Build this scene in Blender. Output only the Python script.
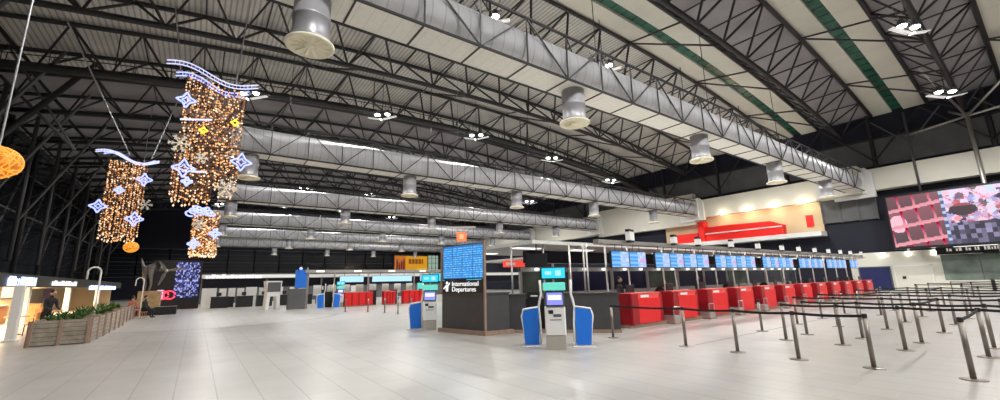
import bpy, math, random
from mathutils import Vector, Matrix
random.seed(7)
sc = bpy.context.scene
COL = sc.collection
for o in list(bpy.data.objects): bpy.data.objects.remove(o)

# ---------------------------------------------------------------- camera, world, lights, exposure
EYE = 1.704
PITCH, ROLL, YAW, FPX = math.radians(11.327), math.radians(-1.354), math.radians(36.256), 409.04
cd = bpy.data.cameras.new('camera'); cam = bpy.data.objects.new('camera', cd); COL.objects.link(cam)
cd.sensor_fit = 'HORIZONTAL'; cd.sensor_width = 36.0; cd.lens = FPX / 1000 * 36.0
cd.clip_start = 0.05; cd.clip_end = 400
fw = Vector((math.sin(YAW) * math.cos(PITCH), math.cos(YAW) * math.cos(PITCH), math.sin(PITCH)))
r0 = Vector((math.cos(YAW), -math.sin(YAW), 0)); u0 = r0.cross(fw)
rt = r0 * math.cos(ROLL) + u0 * math.sin(ROLL); up = -r0 * math.sin(ROLL) + u0 * math.cos(ROLL)
m = Matrix((rt, up, -fw)).transposed().to_4x4(); m.translation = Vector((0, 0, EYE))
cam.matrix_world = m
sc.camera = cam

w = bpy.data.worlds.new('world'); sc.world = w; w.use_nodes = True
bg = w.node_tree.nodes['Background']; bg.inputs[0].default_value = (0.75, 0.83, 1.0, 1); bg.inputs[1].default_value = 0.12

sc.view_settings.view_transform = 'Standard'; sc.view_settings.look = 'None'
sc.view_settings.gamma = 1; sc.view_settings.use_curve_mapping = False
sc.view_settings.exposure = 0.25

LAMP_X = (1.9, 12.5, 22.9, 34.0, 45.0)
LAMP_Y = (-14.0, 3.3, 17.9, 35.3, 52.8, 70.2, 87.7)
LAMP_W = 1300.0
def roof_z(x): return 21.3 - 3.3 * ((x - 20) / 36) ** 2
def lamp_z(x): return roof_z(x) - 3.75 - 0.9 * max(0, (x - 20) / 36)
for ly in LAMP_Y:
    for lx in LAMP_X:
        ld = bpy.data.lights.new('floodlight_beam', 'SPOT'); ld.energy = LAMP_W * 4; ld.spot_size = math.radians(165); ld.spot_blend = 0.6
        ld.shadow_soft_size = 0.22; ld.color = (1.0, 0.985, 0.95)
        lo = bpy.data.objects.new('floodlight_beam', ld); COL.objects.link(lo); lo.location = (lx, ly, lamp_z(lx) - 0.5)
def area(name, loc, sx, sy, e, col, rot=(0, 0, 0)):
    ld = bpy.data.lights.new(name, 'AREA'); ld.shape = 'RECTANGLE'; ld.size = sx; ld.size_y = sy; ld.energy = e; ld.color = col
    lo = bpy.data.objects.new(name, ld); COL.objects.link(lo); lo.location = loc; lo.rotation_euler = rot
def point(name, loc, e, col, r=0.1):
    ld = bpy.data.lights.new(name, 'POINT'); ld.energy = e; ld.color = col; ld.shadow_soft_size = r
    lo = bpy.data.objects.new(name, ld); COL.objects.link(lo); lo.location = loc
# warm lamps set in the ceiling of the cafe and the shops, and over the lit mezzanine shop
for cy in (26, 33, 41, 50): area('cafe_ceiling_lamp', (-9.2, cy, 2.44), 1.6, 4, 650, (1.0, 0.72, 0.42))
for cy in (16.5, 19.5, 22.5, 25.5, 28): point('mezzanine_downlight', (54.6, cy, 9.6), 75, (1.0, 0.85, 0.6), 0.08)
for cy in (5, 7.2, 9, 10.9): point('wall_washer_downlight', (55.6, cy, 3.5), 22, (1, .95, .85), 0.06)

# ---------------------------------------------------------------- materials
def mat(name, c, rough=0.5, metal=0.0, emit=None, es=0.0, noise=0.0, nscale=6.0, alpha=None, trans=0.0, spec=0.5):
    M = bpy.data.materials.new(name); M.use_nodes = True; nt = M.node_tree; b = nt.nodes['Principled BSDF']
    b.inputs['Base Color'].default_value = (*c, 1); b.inputs['Roughness'].default_value = rough; b.inputs['Metallic'].default_value = metal
    b.inputs['Specular IOR Level'].default_value = spec
    if emit: b.inputs['Emission Color'].default_value = (*emit, 1); b.inputs['Emission Strength'].default_value = es
    if trans: b.inputs['Transmission Weight'].default_value = trans
    if noise:
        tc = nt.nodes.new('ShaderNodeTexCoord'); n = nt.nodes.new('ShaderNodeTexNoise'); n.inputs['Scale'].default_value = nscale; n.inputs['Detail'].default_value = 4
        r = nt.nodes.new('ShaderNodeValToRGB')
        r.color_ramp.elements[0].position = 0.3; r.color_ramp.elements[1].position = 0.7
        r.color_ramp.elements[0].color = (*[v * (1 - noise) for v in c], 1); r.color_ramp.elements[1].color = (*[min(1, v * (1 + noise)) for v in c], 1)
        nt.links.new(tc.outputs['Object'], n.inputs['Vector']); nt.links.new(n.outputs['Fac'], r.inputs[0]); nt.links.new(r.outputs[0], b.inputs['Base Color'])
    return M
def stripes(M, axis, period, dark=0.6, duty=0.25, prev=None):
    """multiply base colour by thin ribs of the thing's own surface (seams, corrugation)"""
    nt = M.node_tree; b = nt.nodes['Principled BSDF']
    tc = nt.nodes.new('ShaderNodeTexCoord'); sp = nt.nodes.new('ShaderNodeSeparateXYZ'); nt.links.new(tc.outputs['Object'], sp.inputs[0])
    d = nt.nodes.new('ShaderNodeMath'); d.operation = 'DIVIDE'; d.inputs[1].default_value = period; nt.links.new(sp.outputs[axis], d.inputs[0])
    f = nt.nodes.new('ShaderNodeMath'); f.operation = 'FRACT'; nt.links.new(d.outputs[0], f.inputs[0])
    l = nt.nodes.new('ShaderNodeMath'); l.operation = 'LESS_THAN'; l.inputs[1].default_value = duty; nt.links.new(f.outputs[0], l.inputs[0])
    mx = nt.nodes.new('ShaderNodeMix'); mx.data_type = 'RGBA'; mx.blend_type = 'MULTIPLY'
    nt.links.new(l.outputs[0], mx.inputs[0]); mx.inputs[7].default_value = (dark, dark, dark, 1)
    src = b.inputs['Base Color'].links[0].from_socket if b.inputs['Base Color'].links else None
    if src: nt.links.new(src, mx.inputs[6])
    else: mx.inputs[6].default_value = b.inputs['Base Color'].default_value
    nt.links.new(mx.outputs[2], b.inputs['Base Color'])
    return M

steel = mat('dark_painted_steel', (0.030, 0.028, 0.030), 0.5, 0.2)
steel_g = mat('grey_painted_steel', (0.12, 0.12, 0.125), 0.5, 0.3)
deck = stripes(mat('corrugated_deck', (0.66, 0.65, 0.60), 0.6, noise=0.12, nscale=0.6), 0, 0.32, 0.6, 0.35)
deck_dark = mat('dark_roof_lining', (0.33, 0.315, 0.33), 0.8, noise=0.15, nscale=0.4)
panel_w = stripes(mat('pale_ceiling_board', (0.66, 0.645, 0.56), 0.7, noise=0.05, nscale=0.5), 0, 3.6, 0.85, 0.012)
green_glass = stripes(mat('green_skylight_glass', (0.03, 0.12, 0.08), 0.25, noise=0.3, nscale=0.8), 0, 1.2, 0.4, 0.12)
duct_m = stripes(mat('galvanised_duct', (0.50, 0.495, 0.52), 0.42, 0.4, noise=0.10, nscale=0.8), 0, 0.5, 0.72, 0.1)
duct_panel = stripes(mat('duct_soffit_board', (0.74, 0.73, 0.66), 0.6, noise=0.04), 0, 0.45, 0.86, 0.06)
drum_m = mat('diffuser_drum_metal', (0.36, 0.36, 0.39), 0.42, 0.4, noise=0.1, nscale=2)
drum_face = mat('diffuser_grille', (0.80, 0.75, 0.58), 0.6)
black = mat('black_plastic', (0.012, 0.012, 0.014), 0.4)
dgrey = mat('charcoal_laminate', (0.055, 0.052, 0.056), 0.45, noise=0.08, nscale=3)
wood = mat('brown_wood_trim', (0.30, 0.20, 0.15), 0.5, noise=0.15, nscale=8)
white = mat('white_paint', (0.78, 0.78, 0.76), 0.5)
cream = mat('cream_wall_paint', (0.70, 0.68, 0.60), 0.7, noise=0.04, nscale=0.5)
silver = mat('brushed_steel', (0.52, 0.49, 0.46), 0.35, 0.75)
steel_post = mat('stanchion_steel', (0.26, 0.225, 0.20), 0.42, 0.8)
red = mat('red_counter_laminate', (0.72, 0.012, 0.015), 0.35)
dred = mat('deep_red_side_panel', (0.30, 0.006, 0.012), 0.4)
pink = mat('light_red_counter_top', (0.80, 0.10, 0.09), 0.35)  # lighter, pinker red for the counter shelves and desktops
blue = mat('bright_blue_panel', (0.01, 0.17, 0.72), 0.4)
navy = mat('navy_panel', (0.015, 0.022, 0.10), 0.4)
navy_d = mat('near_black_navy_wall', (0.004, 0.005, 0.018), 0.7)
glass_d = mat('dark_window_glass', (0.018, 0.022, 0.028), 0.12)
glass_g = mat('greenish_shop_glass', (0.16, 0.20, 0.17), 0.15, noise=0.5, nscale=0.7)
wallgrey = mat('grey_panel', (0.10, 0.10, 0.105), 0.6, noise=0.2, nscale=0.7)
beige = mat('warm_beige_wall', (0.62, 0.48, 0.30), 0.7, noise=0.08, nscale=0.4)
redpaint = mat('red_canopy_paint', (0.85, 0.02, 0.015), 0.4)
olive = mat('dark_olive_fascia', (0.022, 0.026, 0.018), 0.5, noise=0.2, nscale=2)
slat = stripes(mat('weathered_wood_slats', (0.30, 0.255, 0.20), 0.7, noise=0.25, nscale=5), 2, 0.14, 0.35, 0.12)
orange = mat('orange_wood', (0.62, 0.30, 0.11), 0.5, noise=0.15)
leaf = mat('green_leaves', (0.06, 0.14, 0.03), 0.6, noise=0.5, nscale=9)
skin = mat('skin', (0.45, 0.26, 0.18), 0.6)
cloth_b = mat('black_cloth', (0.012, 0.012, 0.014), 0.85)
cloth_r = mat('dusty_pink_cloth', (0.42, 0.16, 0.12), 0.85)
hair = mat('dark_hair', (0.02, 0.014, 0.01), 0.7)
bronze = mat('grey_sculpture_metal', (0.2, 0.19, 0.175), 0.5, 0.5, noise=0.3, nscale=4)
crate_m = mat('tan_wood_plinth', (0.36, 0.25, 0.12), 0.6, noise=0.25, nscale=4)
def em(name, c, s): return mat(name, tuple(v * 0.3 for v in c), 0.5, 0, c, s)
e_white = em('lamp_lens', (1, 1, 0.97), 14)
e_wing = mat('lamp_reflector', (0.9, 0.9, 0.88), 0.4, 0, (1, 1, 1), 0.25)
e_neon = em('blue_white_neon', (0.36, 0.42, 1.0), 1.5)
e_neonw = em('lilac_white_neon', (0.62, 0.64, 1.0), 1.05)
e_gold = em('gold_bead', (1.0, 0.50, 0.20), 1.05)
e_pale = em('pale_bead', (1.0, 0.74, 0.50), 1.1)
e_amber = em('amber_bead', (0.70, 0.26, 0.08), 0.7)
b_brown = mat('brown_bead', (0.16, 0.07, 0.03), 0.5)
e_yel = em('yellow_star', (1.0, 0.72, 0.05), 1.0)
snow = mat('glitter_snowflake', (0.55, 0.52, 0.45), 0.5, 0, (1, 0.9, 0.7), 0.12)
e_cyan = em('cyan_screen', (0.02, 0.62, 0.85), 0.9)
e_mint = em('mint_header', (0.15, 0.75, 0.60), 0.7)
e_lblue = em('pale_blue_screen', (0.42, 0.72, 1.0), 0.85)
e_sign = em('white_sign_letter', (1, 1, 1), 0.8)
e_osign = em('orange_sign', (1.0, 0.22, 0.08), 0.95)
e_soft = em('ceiling_light_panel', (1, 1, 0.96), 1.2)
e_wblue = em('blue_white_letters', (0.45, 0.55, 1.0), 2.2)
e_redneon = em('red_neon', (1.0, 0.05, 0.10), 1.6)
e_warm = em('warm_light_box', (1.0, 0.72, 0.42), 1.3)
wire = mat('pale_cable', (0.45, 0.45, 0.47), 0.4, 0.4)
belt_m = mat('black_belt', (0.01, 0.01, 0.012), 0.7)

# floor
def floor_material():
    M = bpy.data.materials.new('pale_terrazzo_tiles'); M.use_nodes = True; nt = M.node_tree; b = nt.nodes['Principled BSDF']
    b.inputs['Roughness'].default_value = 0.22; b.inputs['Specular IOR Level'].default_value = 0.5
    tc = nt.nodes.new('ShaderNodeTexCoord')
    sp = nt.nodes.new('ShaderNodeSeparateXYZ'); nt.links.new(tc.outputs['Object'], sp.inputs[0])
    def line(axis, period, off, wdt):
        a = nt.nodes.new('ShaderNodeMath'); a.operation = 'ADD'; a.inputs[1].default_value = off; nt.links.new(sp.outputs[axis], a.inputs[0])
        d = nt.nodes.new('ShaderNodeMath'); d.operation = 'DIVIDE'; d.inputs[1].default_value = period; nt.links.new(a.outputs[0], d.inputs[0])
        f = nt.nodes.new('ShaderNodeMath'); f.operation = 'FRACT'; nt.links.new(d.outputs[0], f.inputs[0])
        l = nt.nodes.new('ShaderNodeMath'); l.operation = 'LESS_THAN'; l.inputs[1].default_value = wdt / period; nt.links.new(f.outputs[0], l.inputs[0])
        return l.outputs[0]
    lx = line(0, 0.5745, 0.14 + 57.45, 0.016); ly = line(1, 0.5745, 57.45, 0.007)
    n1 = nt.nodes.new('ShaderNodeTexNoise'); n1.inputs['Scale'].default_value = 0.35; n1.inputs['Detail'].default_value = 5; nt.links.new(tc.outputs['Object'], n1.inputs['Vector'])
    def cell(axis, off):
        a = nt.nodes.new('ShaderNodeMath'); a.operation = 'ADD'; a.inputs[1].default_value = off; nt.links.new(sp.outputs[axis], a.inputs[0])
        d = nt.nodes.new('ShaderNodeMath'); d.operation = 'DIVIDE'; d.inputs[1].default_value = 0.5745; nt.links.new(a.outputs[0], d.inputs[0])
        f = nt.nodes.new('ShaderNodeMath'); f.operation = 'FLOOR'; nt.links.new(d.outputs[0], f.inputs[0]); return f.outputs[0]
    cb = nt.nodes.new('ShaderNodeCombineXYZ'); nt.links.new(cell(0, 57.59), cb.inputs[0]); nt.links.new(cell(1, 57.45), cb.inputs[1])
    wn = nt.nodes.new('ShaderNodeTexWhiteNoise'); nt.links.new(cb.outputs[0], wn.inputs['Vector'])
    br = nt.nodes.new('ShaderNodeMix'); br.data_type = 'RGBA'; nt.links.new(wn.outputs[0], br.inputs[0])
    br.inputs[6].default_value = (0.355, 0.340, 0.322, 1); br.inputs[7].default_value = (0.395, 0.379, 0.358, 1)
    rp = nt.nodes.new('ShaderNodeValToRGB'); rp.color_ramp.elements[0].position = .35; rp.color_ramp.elements[1].position = .65
    rp.color_ramp.elements[0].color = (0.92, 0.915, 0.90, 1); rp.color_ramp.elements[1].color = (1, 1, 1, 1); nt.links.new(n1.outputs[0], rp.inputs[0])
    m1 = nt.nodes.new('ShaderNodeMix'); m1.data_type = 'RGBA'; m1.blend_type = 'MULTIPLY'; m1.inputs[0].default_value = 1
    nt.links.new(br.outputs[2], m1.inputs[6]); nt.links.new(rp.outputs[0], m1.inputs[7])
    m2 = nt.nodes.new('ShaderNodeMix'); m2.data_type = 'RGBA'; m2.blend_type = 'MULTIPLY'; nt.links.new(lx, m2.inputs[0]); nt.links.new(m1.outputs[2], m2.inputs[6]); m2.inputs[7].default_value = (.6, .58, .56, 1)
    m3 = nt.nodes.new('ShaderNodeMix'); m3.data_type = 'RGBA'; m3.blend_type = 'MULTIPLY'; nt.links.new(ly, m3.inputs[0]); nt.links.new(m2.outputs[2], m3.inputs[6]); m3.inputs[7].default_value = (.9, .89, .88, 1)
    nt.links.new(m3.outputs[2], b.inputs['Base Color'])
    n2 = nt.nodes.new('ShaderNodeTexNoise'); n2.inputs['Scale'].default_value = 1.5; nt.links.new(tc.outputs['Object'], n2.inputs['Vector'])
    mr = nt.nodes.new('ShaderNodeMapRange'); mr.inputs[3].default_value = 0.28; mr.inputs[4].default_value = 0.38; nt.links.new(n2.outputs[0], mr.inputs[0]); nt.links.new(mr.outputs[0], b.inputs['Roughness'])
    return M

# ---------------------------------------------------------------- mesh builder
class MB:
    def __init__(s): s.v = []; s.f = []; s.mi = []; s.cur = 0; s.sm = []
    def add(s, vs, fs, smooth=False):
        n = len(s.v); s.v += [tuple(p) for p in vs]; s.f += [tuple(i + n for i in f) for f in fs]
        s.mi += [s.cur] * len(fs); s.sm += [smooth] * len(fs); return s
    def m(s, i): s.cur = i; return s
    def box(s, x0, x1, y0, y1, z0, z1):
        if x0 > x1: x0, x1 = x1, x0
        if y0 > y1: y0, y1 = y1, y0
        if z0 > z1: z0, z1 = z1, z0
        v = [(x0, y0, z0), (x1, y0, z0), (x1, y1, z0), (x0, y1, z0), (x0, y0, z1), (x1, y0, z1), (x1, y1, z1), (x0, y1, z1)]
        return s.add(v, [(0, 3, 2, 1), (4, 5, 6, 7), (0, 1, 5, 4), (1, 2, 6, 5), (2, 3, 7, 6), (3, 0, 4, 7)])
    def cbox(s, x0, x1, y0, y1, z0, z1, c=0.01):
        """box with chamfered vertical edges and top"""
        p = [(x0 + c, y0), (x1 - c, y0), (x1, y0 + c), (x1, y1 - c), (x1 - c, y1), (x0 + c, y1), (x0, y1 - c), (x0, y0 + c)]
        q = [(min(max(a, x0 + c), x1 - c), min(max(b, y0 + c), y1 - c)) for a, b in p]
        v = [(a, b, z0) for a, b in p] + [(a, b, z1 - c) for a, b in p] + [(a, b, z1) for a, b in q]
        f = [tuple(range(7, -1, -1))] + [(i, (i + 1) % 8, 8 + (i + 1) % 8, 8 + i) for i in range(8)] + [(8 + i, 8 + (i + 1) % 8, 16 + (i + 1) % 8, 16 + i) for i in range(8)] + [tuple(range(16, 24))]
        return s.add(v, f)
    def prism(s, pts, a0, a1, axis=1):
        """extrude a 2D polygon; axis = extrusion axis; pts in the other two axes in order"""
        n = len(pts)
        def mk(p, a): return {0: (a, p[0], p[1]), 1: (p[0], a, p[1]), 2: (p[0], p[1], a)}[axis]
        v = [mk(p, a0) for p in pts] + [mk(p, a1) for p in pts]
        return s.add(v, [tuple(range(n)), tuple(range(2 * n - 1, n - 1, -1))] + [(i, i + n, (i + 1) % n + n, (i + 1) % n) for i in range(n)])
    def bar(s, p, q, r, n=5, r2=None):
        p = Vector(p); q = Vector(q); d = q - p
        if d.length < 1e-6: return s
        d.normalize(); a = d.orthogonal().normalized(); b = d.cross(a); r2 = r if r2 is None else r2
        v = [p + (a * math.cos(t) + b * math.sin(t)) * r for t in [2 * math.pi * i / n for i in range(n)]] + [q + (a * math.cos(t) + b * math.sin(t)) * r2 for t in [2 * math.pi * i / n for i in range(n)]]
        return s.add(v, [(i, (i + 1) % n, n + (i + 1) % n, n + i) for i in range(n)] + [tuple(range(n - 1, -1, -1)), tuple(range(n, 2 * n))], n > 6)
    def path(s, pts, r, n=6):
        """smooth tube through points"""
        P = [Vector(p) for p in pts]; v = []; f = []
        ref = None
        for i, p in enumerate(P):
            d = (P[min(i + 1, len(P) - 1)] - P[max(i - 1, 0)]).normalized()
            a = d.orthogonal().normalized() if ref is None else (ref - d * ref.dot(d)).normalized()
            ref = a; b = d.cross(a)
            rr = r[i] if isinstance(r, (list, tuple)) else r
            v += [p + (a * math.cos(2 * math.pi * k / n) + b * math.sin(2 * math.pi * k / n)) * rr for k in range(n)]
        for i in range(len(P) - 1):
            f += [(i * n + k, i * n + (k + 1) % n, (i + 1) * n + (k + 1) % n, (i + 1) * n + k) for k in range(n)]
        f += [tuple(range(n - 1, -1, -1)), tuple((len(P) - 1) * n + k for k in range(n))]
        return s.add(v, f, True)
    def lathe(s, prof, n=24, cx=0, cy=0, cz=0):
        v = []; f = []
        for r, z in prof: v += [(cx + r * math.cos(2 * math.pi * k / n), cy + r * math.sin(2 * math.pi * k / n), cz + z) for k in range(n)]
        for i in range(len(prof) - 1): f += [(i * n + k, i * n + (k + 1) % n, (i + 1) * n + (k + 1) % n, (i + 1) * n + k) for k in range(n)]
        f += [tuple(range(n - 1, -1, -1)), tuple((len(prof) - 1) * n + k for k in range(n))]
        return s.add(v, f, True)
    def ball(s, c, r, n=10, k=6, sx=1, sy=1, sz=1):
        v = [(c[0], c[1], c[2] - r * sz)]
        for j in range(1, k):
            t = -math.pi / 2 + math.pi * j / k
            v += [(c[0] + r * sx * math.cos(t) * math.cos(2 * math.pi * i / n), c[1] + r * sy * math.cos(t) * math.sin(2 * math.pi * i / n), c[2] + r * sz * math.sin(t)) for i in range(n)]
        v.append((c[0], c[1], c[2] + r * sz)); L = len(v) - 1
        f = [(0, 1 + (i + 1) % n, 1 + i) for i in range(n)]
        for j in range(k - 2): f += [(1 + j * n + i, 1 + j * n + (i + 1) % n, 1 + (j + 1) * n + (i + 1) % n, 1 + (j + 1) * n + i) for i in range(n)]
        f += [(L, 1 + (k - 2) * n + i, 1 + (k - 2) * n + (i + 1) % n) for i in range(n)]
        return s.add(v, f, True)
    def octa(s, c, r, h=None):
        x, y, z = c; h = h or r
        return s.add([(x + r, y, z), (x, y + r, z), (x - r, y, z), (x, y - r, z), (x, y, z + h), (x, y, z - h)], [(0, 1, 4), (1, 2, 4), (2, 3, 4), (3, 0, 4), (1, 0, 5), (2, 1, 5), (3, 2, 5), (0, 3, 5)])
    def xf(s, M, start=0):
        s.v = s.v[:start] + [tuple(M @ Vector(p)) for p in s.v[start:]]; return s
    def mesh(s, name, mats):
        me = bpy.data.meshes.new(name); me.from_pydata([tuple(p) for p in s.v], [], s.f); me.update()
        for mm in (mats if isinstance(mats, (list, tuple)) else [mats]): me.materials.append(mm)
        me.polygons.foreach_set('material_index', s.mi); me.polygons.foreach_set('use_smooth', s.sm); me.update()
        return me
def link(name, me, parent=None, loc=(0, 0, 0), rz=0):
    o = bpy.data.objects.new(name, me); COL.objects.link(o); o.location = loc; o.rotation_euler = (0, 0, rz)
    if parent: o.parent = parent
    return o
def part(name, mb, mats, parent, label=None, loc=(0, 0, 0), rot=None):
    o = link(name, mb.mesh(name, mats), parent, loc)
    if rot: o.rotation_euler = rot
    if label: o['label'] = label
    return o
def thing(name, label, cat, loc=(0, 0, 0), rz=0, group=None):
    o = link(name, None, None, loc, rz); o['label'] = label; o['category'] = cat
    if group: o['group'] = group
    return o
def solo(name, mb, mats, label, cat, loc=(0, 0, 0), rz=0, group=None):
    o = link(name, mb.mesh(name, mats), None, loc, rz); o['label'] = label; o['category'] = cat
    if group: o['group'] = group
    return o
def struct(name, mb, mats):
    o = link(name, mb.mesh(name, mats)); o['kind'] = 'structure'; return o
def copy(root, loc, rz=0, label=None, group=None):
    def cp(o, p):
        c = o.copy(); COL.objects.link(c)
        if p: c.parent = p
        for ch in o.children: cp(ch, c)
        return c
    r = cp(root, None); r.location = loc; r.rotation_euler = (0, 0, rz)
    if label: r['label'] = label
    if group: r['group'] = group
    return r
ORD = ['first', 'second', 'third', 'fourth', 'fifth', 'sixth', 'seventh', 'eighth', 'ninth', 'tenth', 'eleventh', 'twelfth', 'thirteenth', 'fourteenth', 'fifteenth', 'sixteenth']
ANG = Matrix

def picture(name, w, h, nx, ny, fn, strength=1.0):
    """flat lit picture in local XZ, facing -Y, with one colour per cell (the content a real screen or poster shows)"""
    me = bpy.data.meshes.new(name)
    v = [(-w / 2 + w * i / nx, 0, h * j / ny) for j in range(ny + 1) for i in range(nx + 1)]
    f = [(j * (nx + 1) + i, j * (nx + 1) + i + 1, (j + 1) * (nx + 1) + i + 1, (j + 1) * (nx + 1) + i) for j in range(ny) for i in range(nx)]
    me.from_pydata(v, [], f); ca = me.color_attributes.new('content', 'FLOAT_COLOR', 'CORNER')
    d = []
    for j in range(ny):
        for i in range(nx):
            c = fn((i + .5) / nx, (j + .5) / ny); d += [c[0], c[1], c[2], 1.0] * 4
    ca.data.foreach_set('color', d)
    M = bpy.data.materials.new(name); M.use_nodes = True; nt = M.node_tree; b = nt.nodes['Principled BSDF']
    a = nt.nodes.new('ShaderNodeVertexColor'); a.layer_name = 'content'
    b.inputs['Base Color'].default_value = (0.01, 0.01, 0.01, 1); b.inputs['Roughness'].default_value = 0.4
    nt.links.new(a.outputs[0], b.inputs['Emission Color']); b.inputs['Emission Strength'].default_value = strength
    me.materials.append(M); return me

def text_mesh(txt, size, ext=0.006):
    cu = bpy.data.curves.new('t', 'FONT'); cu.body = txt; cu.size = size; cu.extrude = ext
    o = bpy.data.objects.new('t', cu); COL.objects.link(o); bpy.context.view_layer.update()
    me = bpy.data.meshes.new_from_object(o.evaluated_get(bpy.context.evaluated_depsgraph_get()))
    bpy.data.objects.remove(o); me.materials.clear(); return me

# ---------------------------------------------------------------- setting
XL, XR, YB, YN = -16.0, 56.0, 108.0, -24.0
mb = MB(); mb.box(XL, XR + 2, YN, YB, -0.3, 0); struct('floor', mb, floor_material())

# roof: grey decking over every truss, smooth pale boards with a green skylight band between the near trusses
def arch_strip(mb, y0, y1, dz, th, n=36):
    for i in range(n):
        xa = XL + (XR + 1 - XL) * i / n; xb = XL + (XR + 1 - XL) * (i + 1) / n; za = roof_z(xa) + dz; zb = roof_z(xb) + dz
        mb.add([(xa, y0, za), (xb, y0, zb), (xb, y1, zb), (xa, y1, za), (xa, y0, za + th), (xb, y0, zb + th), (xb, y1, zb + th), (xa, y1, za + th)],
               [(0, 3, 2, 1), (4, 5, 6, 7), (0, 1, 5, 4), (2, 3, 7, 6)])
BAY = [11.85 + 8.75 * k for k in range(-4, 11)]
cd_ = MB(); cc = MB(); cw = MB(); cg = MB()
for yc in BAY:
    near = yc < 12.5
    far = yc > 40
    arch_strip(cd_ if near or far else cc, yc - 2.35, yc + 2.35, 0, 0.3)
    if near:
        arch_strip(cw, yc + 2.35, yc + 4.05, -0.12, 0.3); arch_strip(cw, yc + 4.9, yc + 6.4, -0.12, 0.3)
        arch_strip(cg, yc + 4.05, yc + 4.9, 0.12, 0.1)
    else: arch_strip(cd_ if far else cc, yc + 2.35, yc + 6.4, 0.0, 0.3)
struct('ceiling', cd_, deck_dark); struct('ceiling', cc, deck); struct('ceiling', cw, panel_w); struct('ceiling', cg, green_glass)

# trusses
TX = [XL + 0.6 + i * 3.54 for i in range(21)]
NP = len(TX)
for k, yc in enumerate(BAY):
    if yc < -18: continue
    idx = k - 2
    pos = 'overhead at the near end of the hall' if yc < 6 else ('above the nearest air duct' if abs(yc - 11.85) < 1 else '%s from the camera under the arched roof' % ORD[max(0, idx)])
    t = thing('roof_truss', 'dark steel triangular roof truss, %s' % pos if yc > 0 else 'dark steel triangular roof truss above the camera, number %s behind' % ORD[k], 'roof truss', (0, yc, 0), 0, 'arched roof trusses')
    zt = lambda x: roof_z(x) - 0.3
    zb = lambda x: roof_z(x) - 3.0 + 0.5 * abs((x - 20) / 36) ** 2
    for side, nm in ((-2.3, 'top_chord'), (2.3, 'top_chord'), (0, 'bottom_chord')):
        c = MB()
        z = zb if side == 0 else zt
        off = 1.77 if side == 0 else 0
        xs = [x + off for x in TX[:-1]] if side == 0 else TX
        c.path([(x, side, z(x)) for x in xs], 0.19 if side == 0 else 0.16, 6); part(nm, c, steel, t)
    for side in (-2.3, 2.3):
        wb = MB()
        for i in range(NP - 1):
            xm = TX[i] + 1.77
            wb.bar((TX[i], side, zt(TX[i])), (xm, 0, zb(xm)), 0.085, 4); wb.bar((TX[i + 1], side, zt(TX[i + 1])), (xm, 0, zb(xm)), 0.085, 4)
        part('web_bracing', wb, steel, t)
    for i in range(NP):
        lb = MB(); lb.bar((TX[i], -2.3, zt(TX[i])), (TX[i], 2.3, zt(TX[i])), 0.06, 4); part('cross_strut', lb, steel, t)
t = thing('service_catwalk', 'dark service catwalk under the roof between the first and second air ducts', 'catwalk', (0, 36.4, 0))
c = MB(); c.path([(x, 0, roof_z(x) - 3.3) for x in range(-15, 56, 5)], [.32] * 15, 4); part('deck', c, steel, t)
for yy in (-.45, .45):
    c = MB(); c.path([(x, yy, roof_z(x) - 2.3) for x in range(-15, 56, 5)], .04, 5); part('handrail', c, steel, t)
    c = MB()
    for x in range(-15, 56, 2): c.bar((x, yy * .6, roof_z(x) - 3.3), (x, yy, roof_z(x) - 2.3), .03, 4); 
    part('baluster_row', c, steel, t)
c = MB()
for x in range(-12, 56, 6): c.bar((x, 0, roof_z(x) - 3.2), (x, 0, roof_z(x)), .05, 4)
part('hanger_row', c, steel, t)
# slim V braces that tie neighbouring trusses together
proto = None
for k, yc in enumerate(BAY[:-1]):
    if yc < -8: continue
    for j, x in enumerate((4.1, 14.3, 24.4, 34.5, 44.6)):
        zb0 = roof_z(x) - 2.95
        c = MB(); y0, y1 = 0.0, 8.75
        c.bar((x, y0, zb0), (x + 2.5, y1 - 2.3, roof_z(x + 2.5) - 0.4), 0.075, 5); c.bar((x + 5.06, y0, roof_z(x + 5.06) - 2.95), (x + 2.5, y1 - 2.3, roof_z(x + 2.5) - 0.4), 0.075, 5)
        solo('roof_brace', c, steel, 'slim dark V roof brace, %s bay back, %s from the left' % (ORD[max(0, k - 2)], ORD[j]), 'roof brace', (0, yc, 0), 0, 'braces between the roof trusses')

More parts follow.
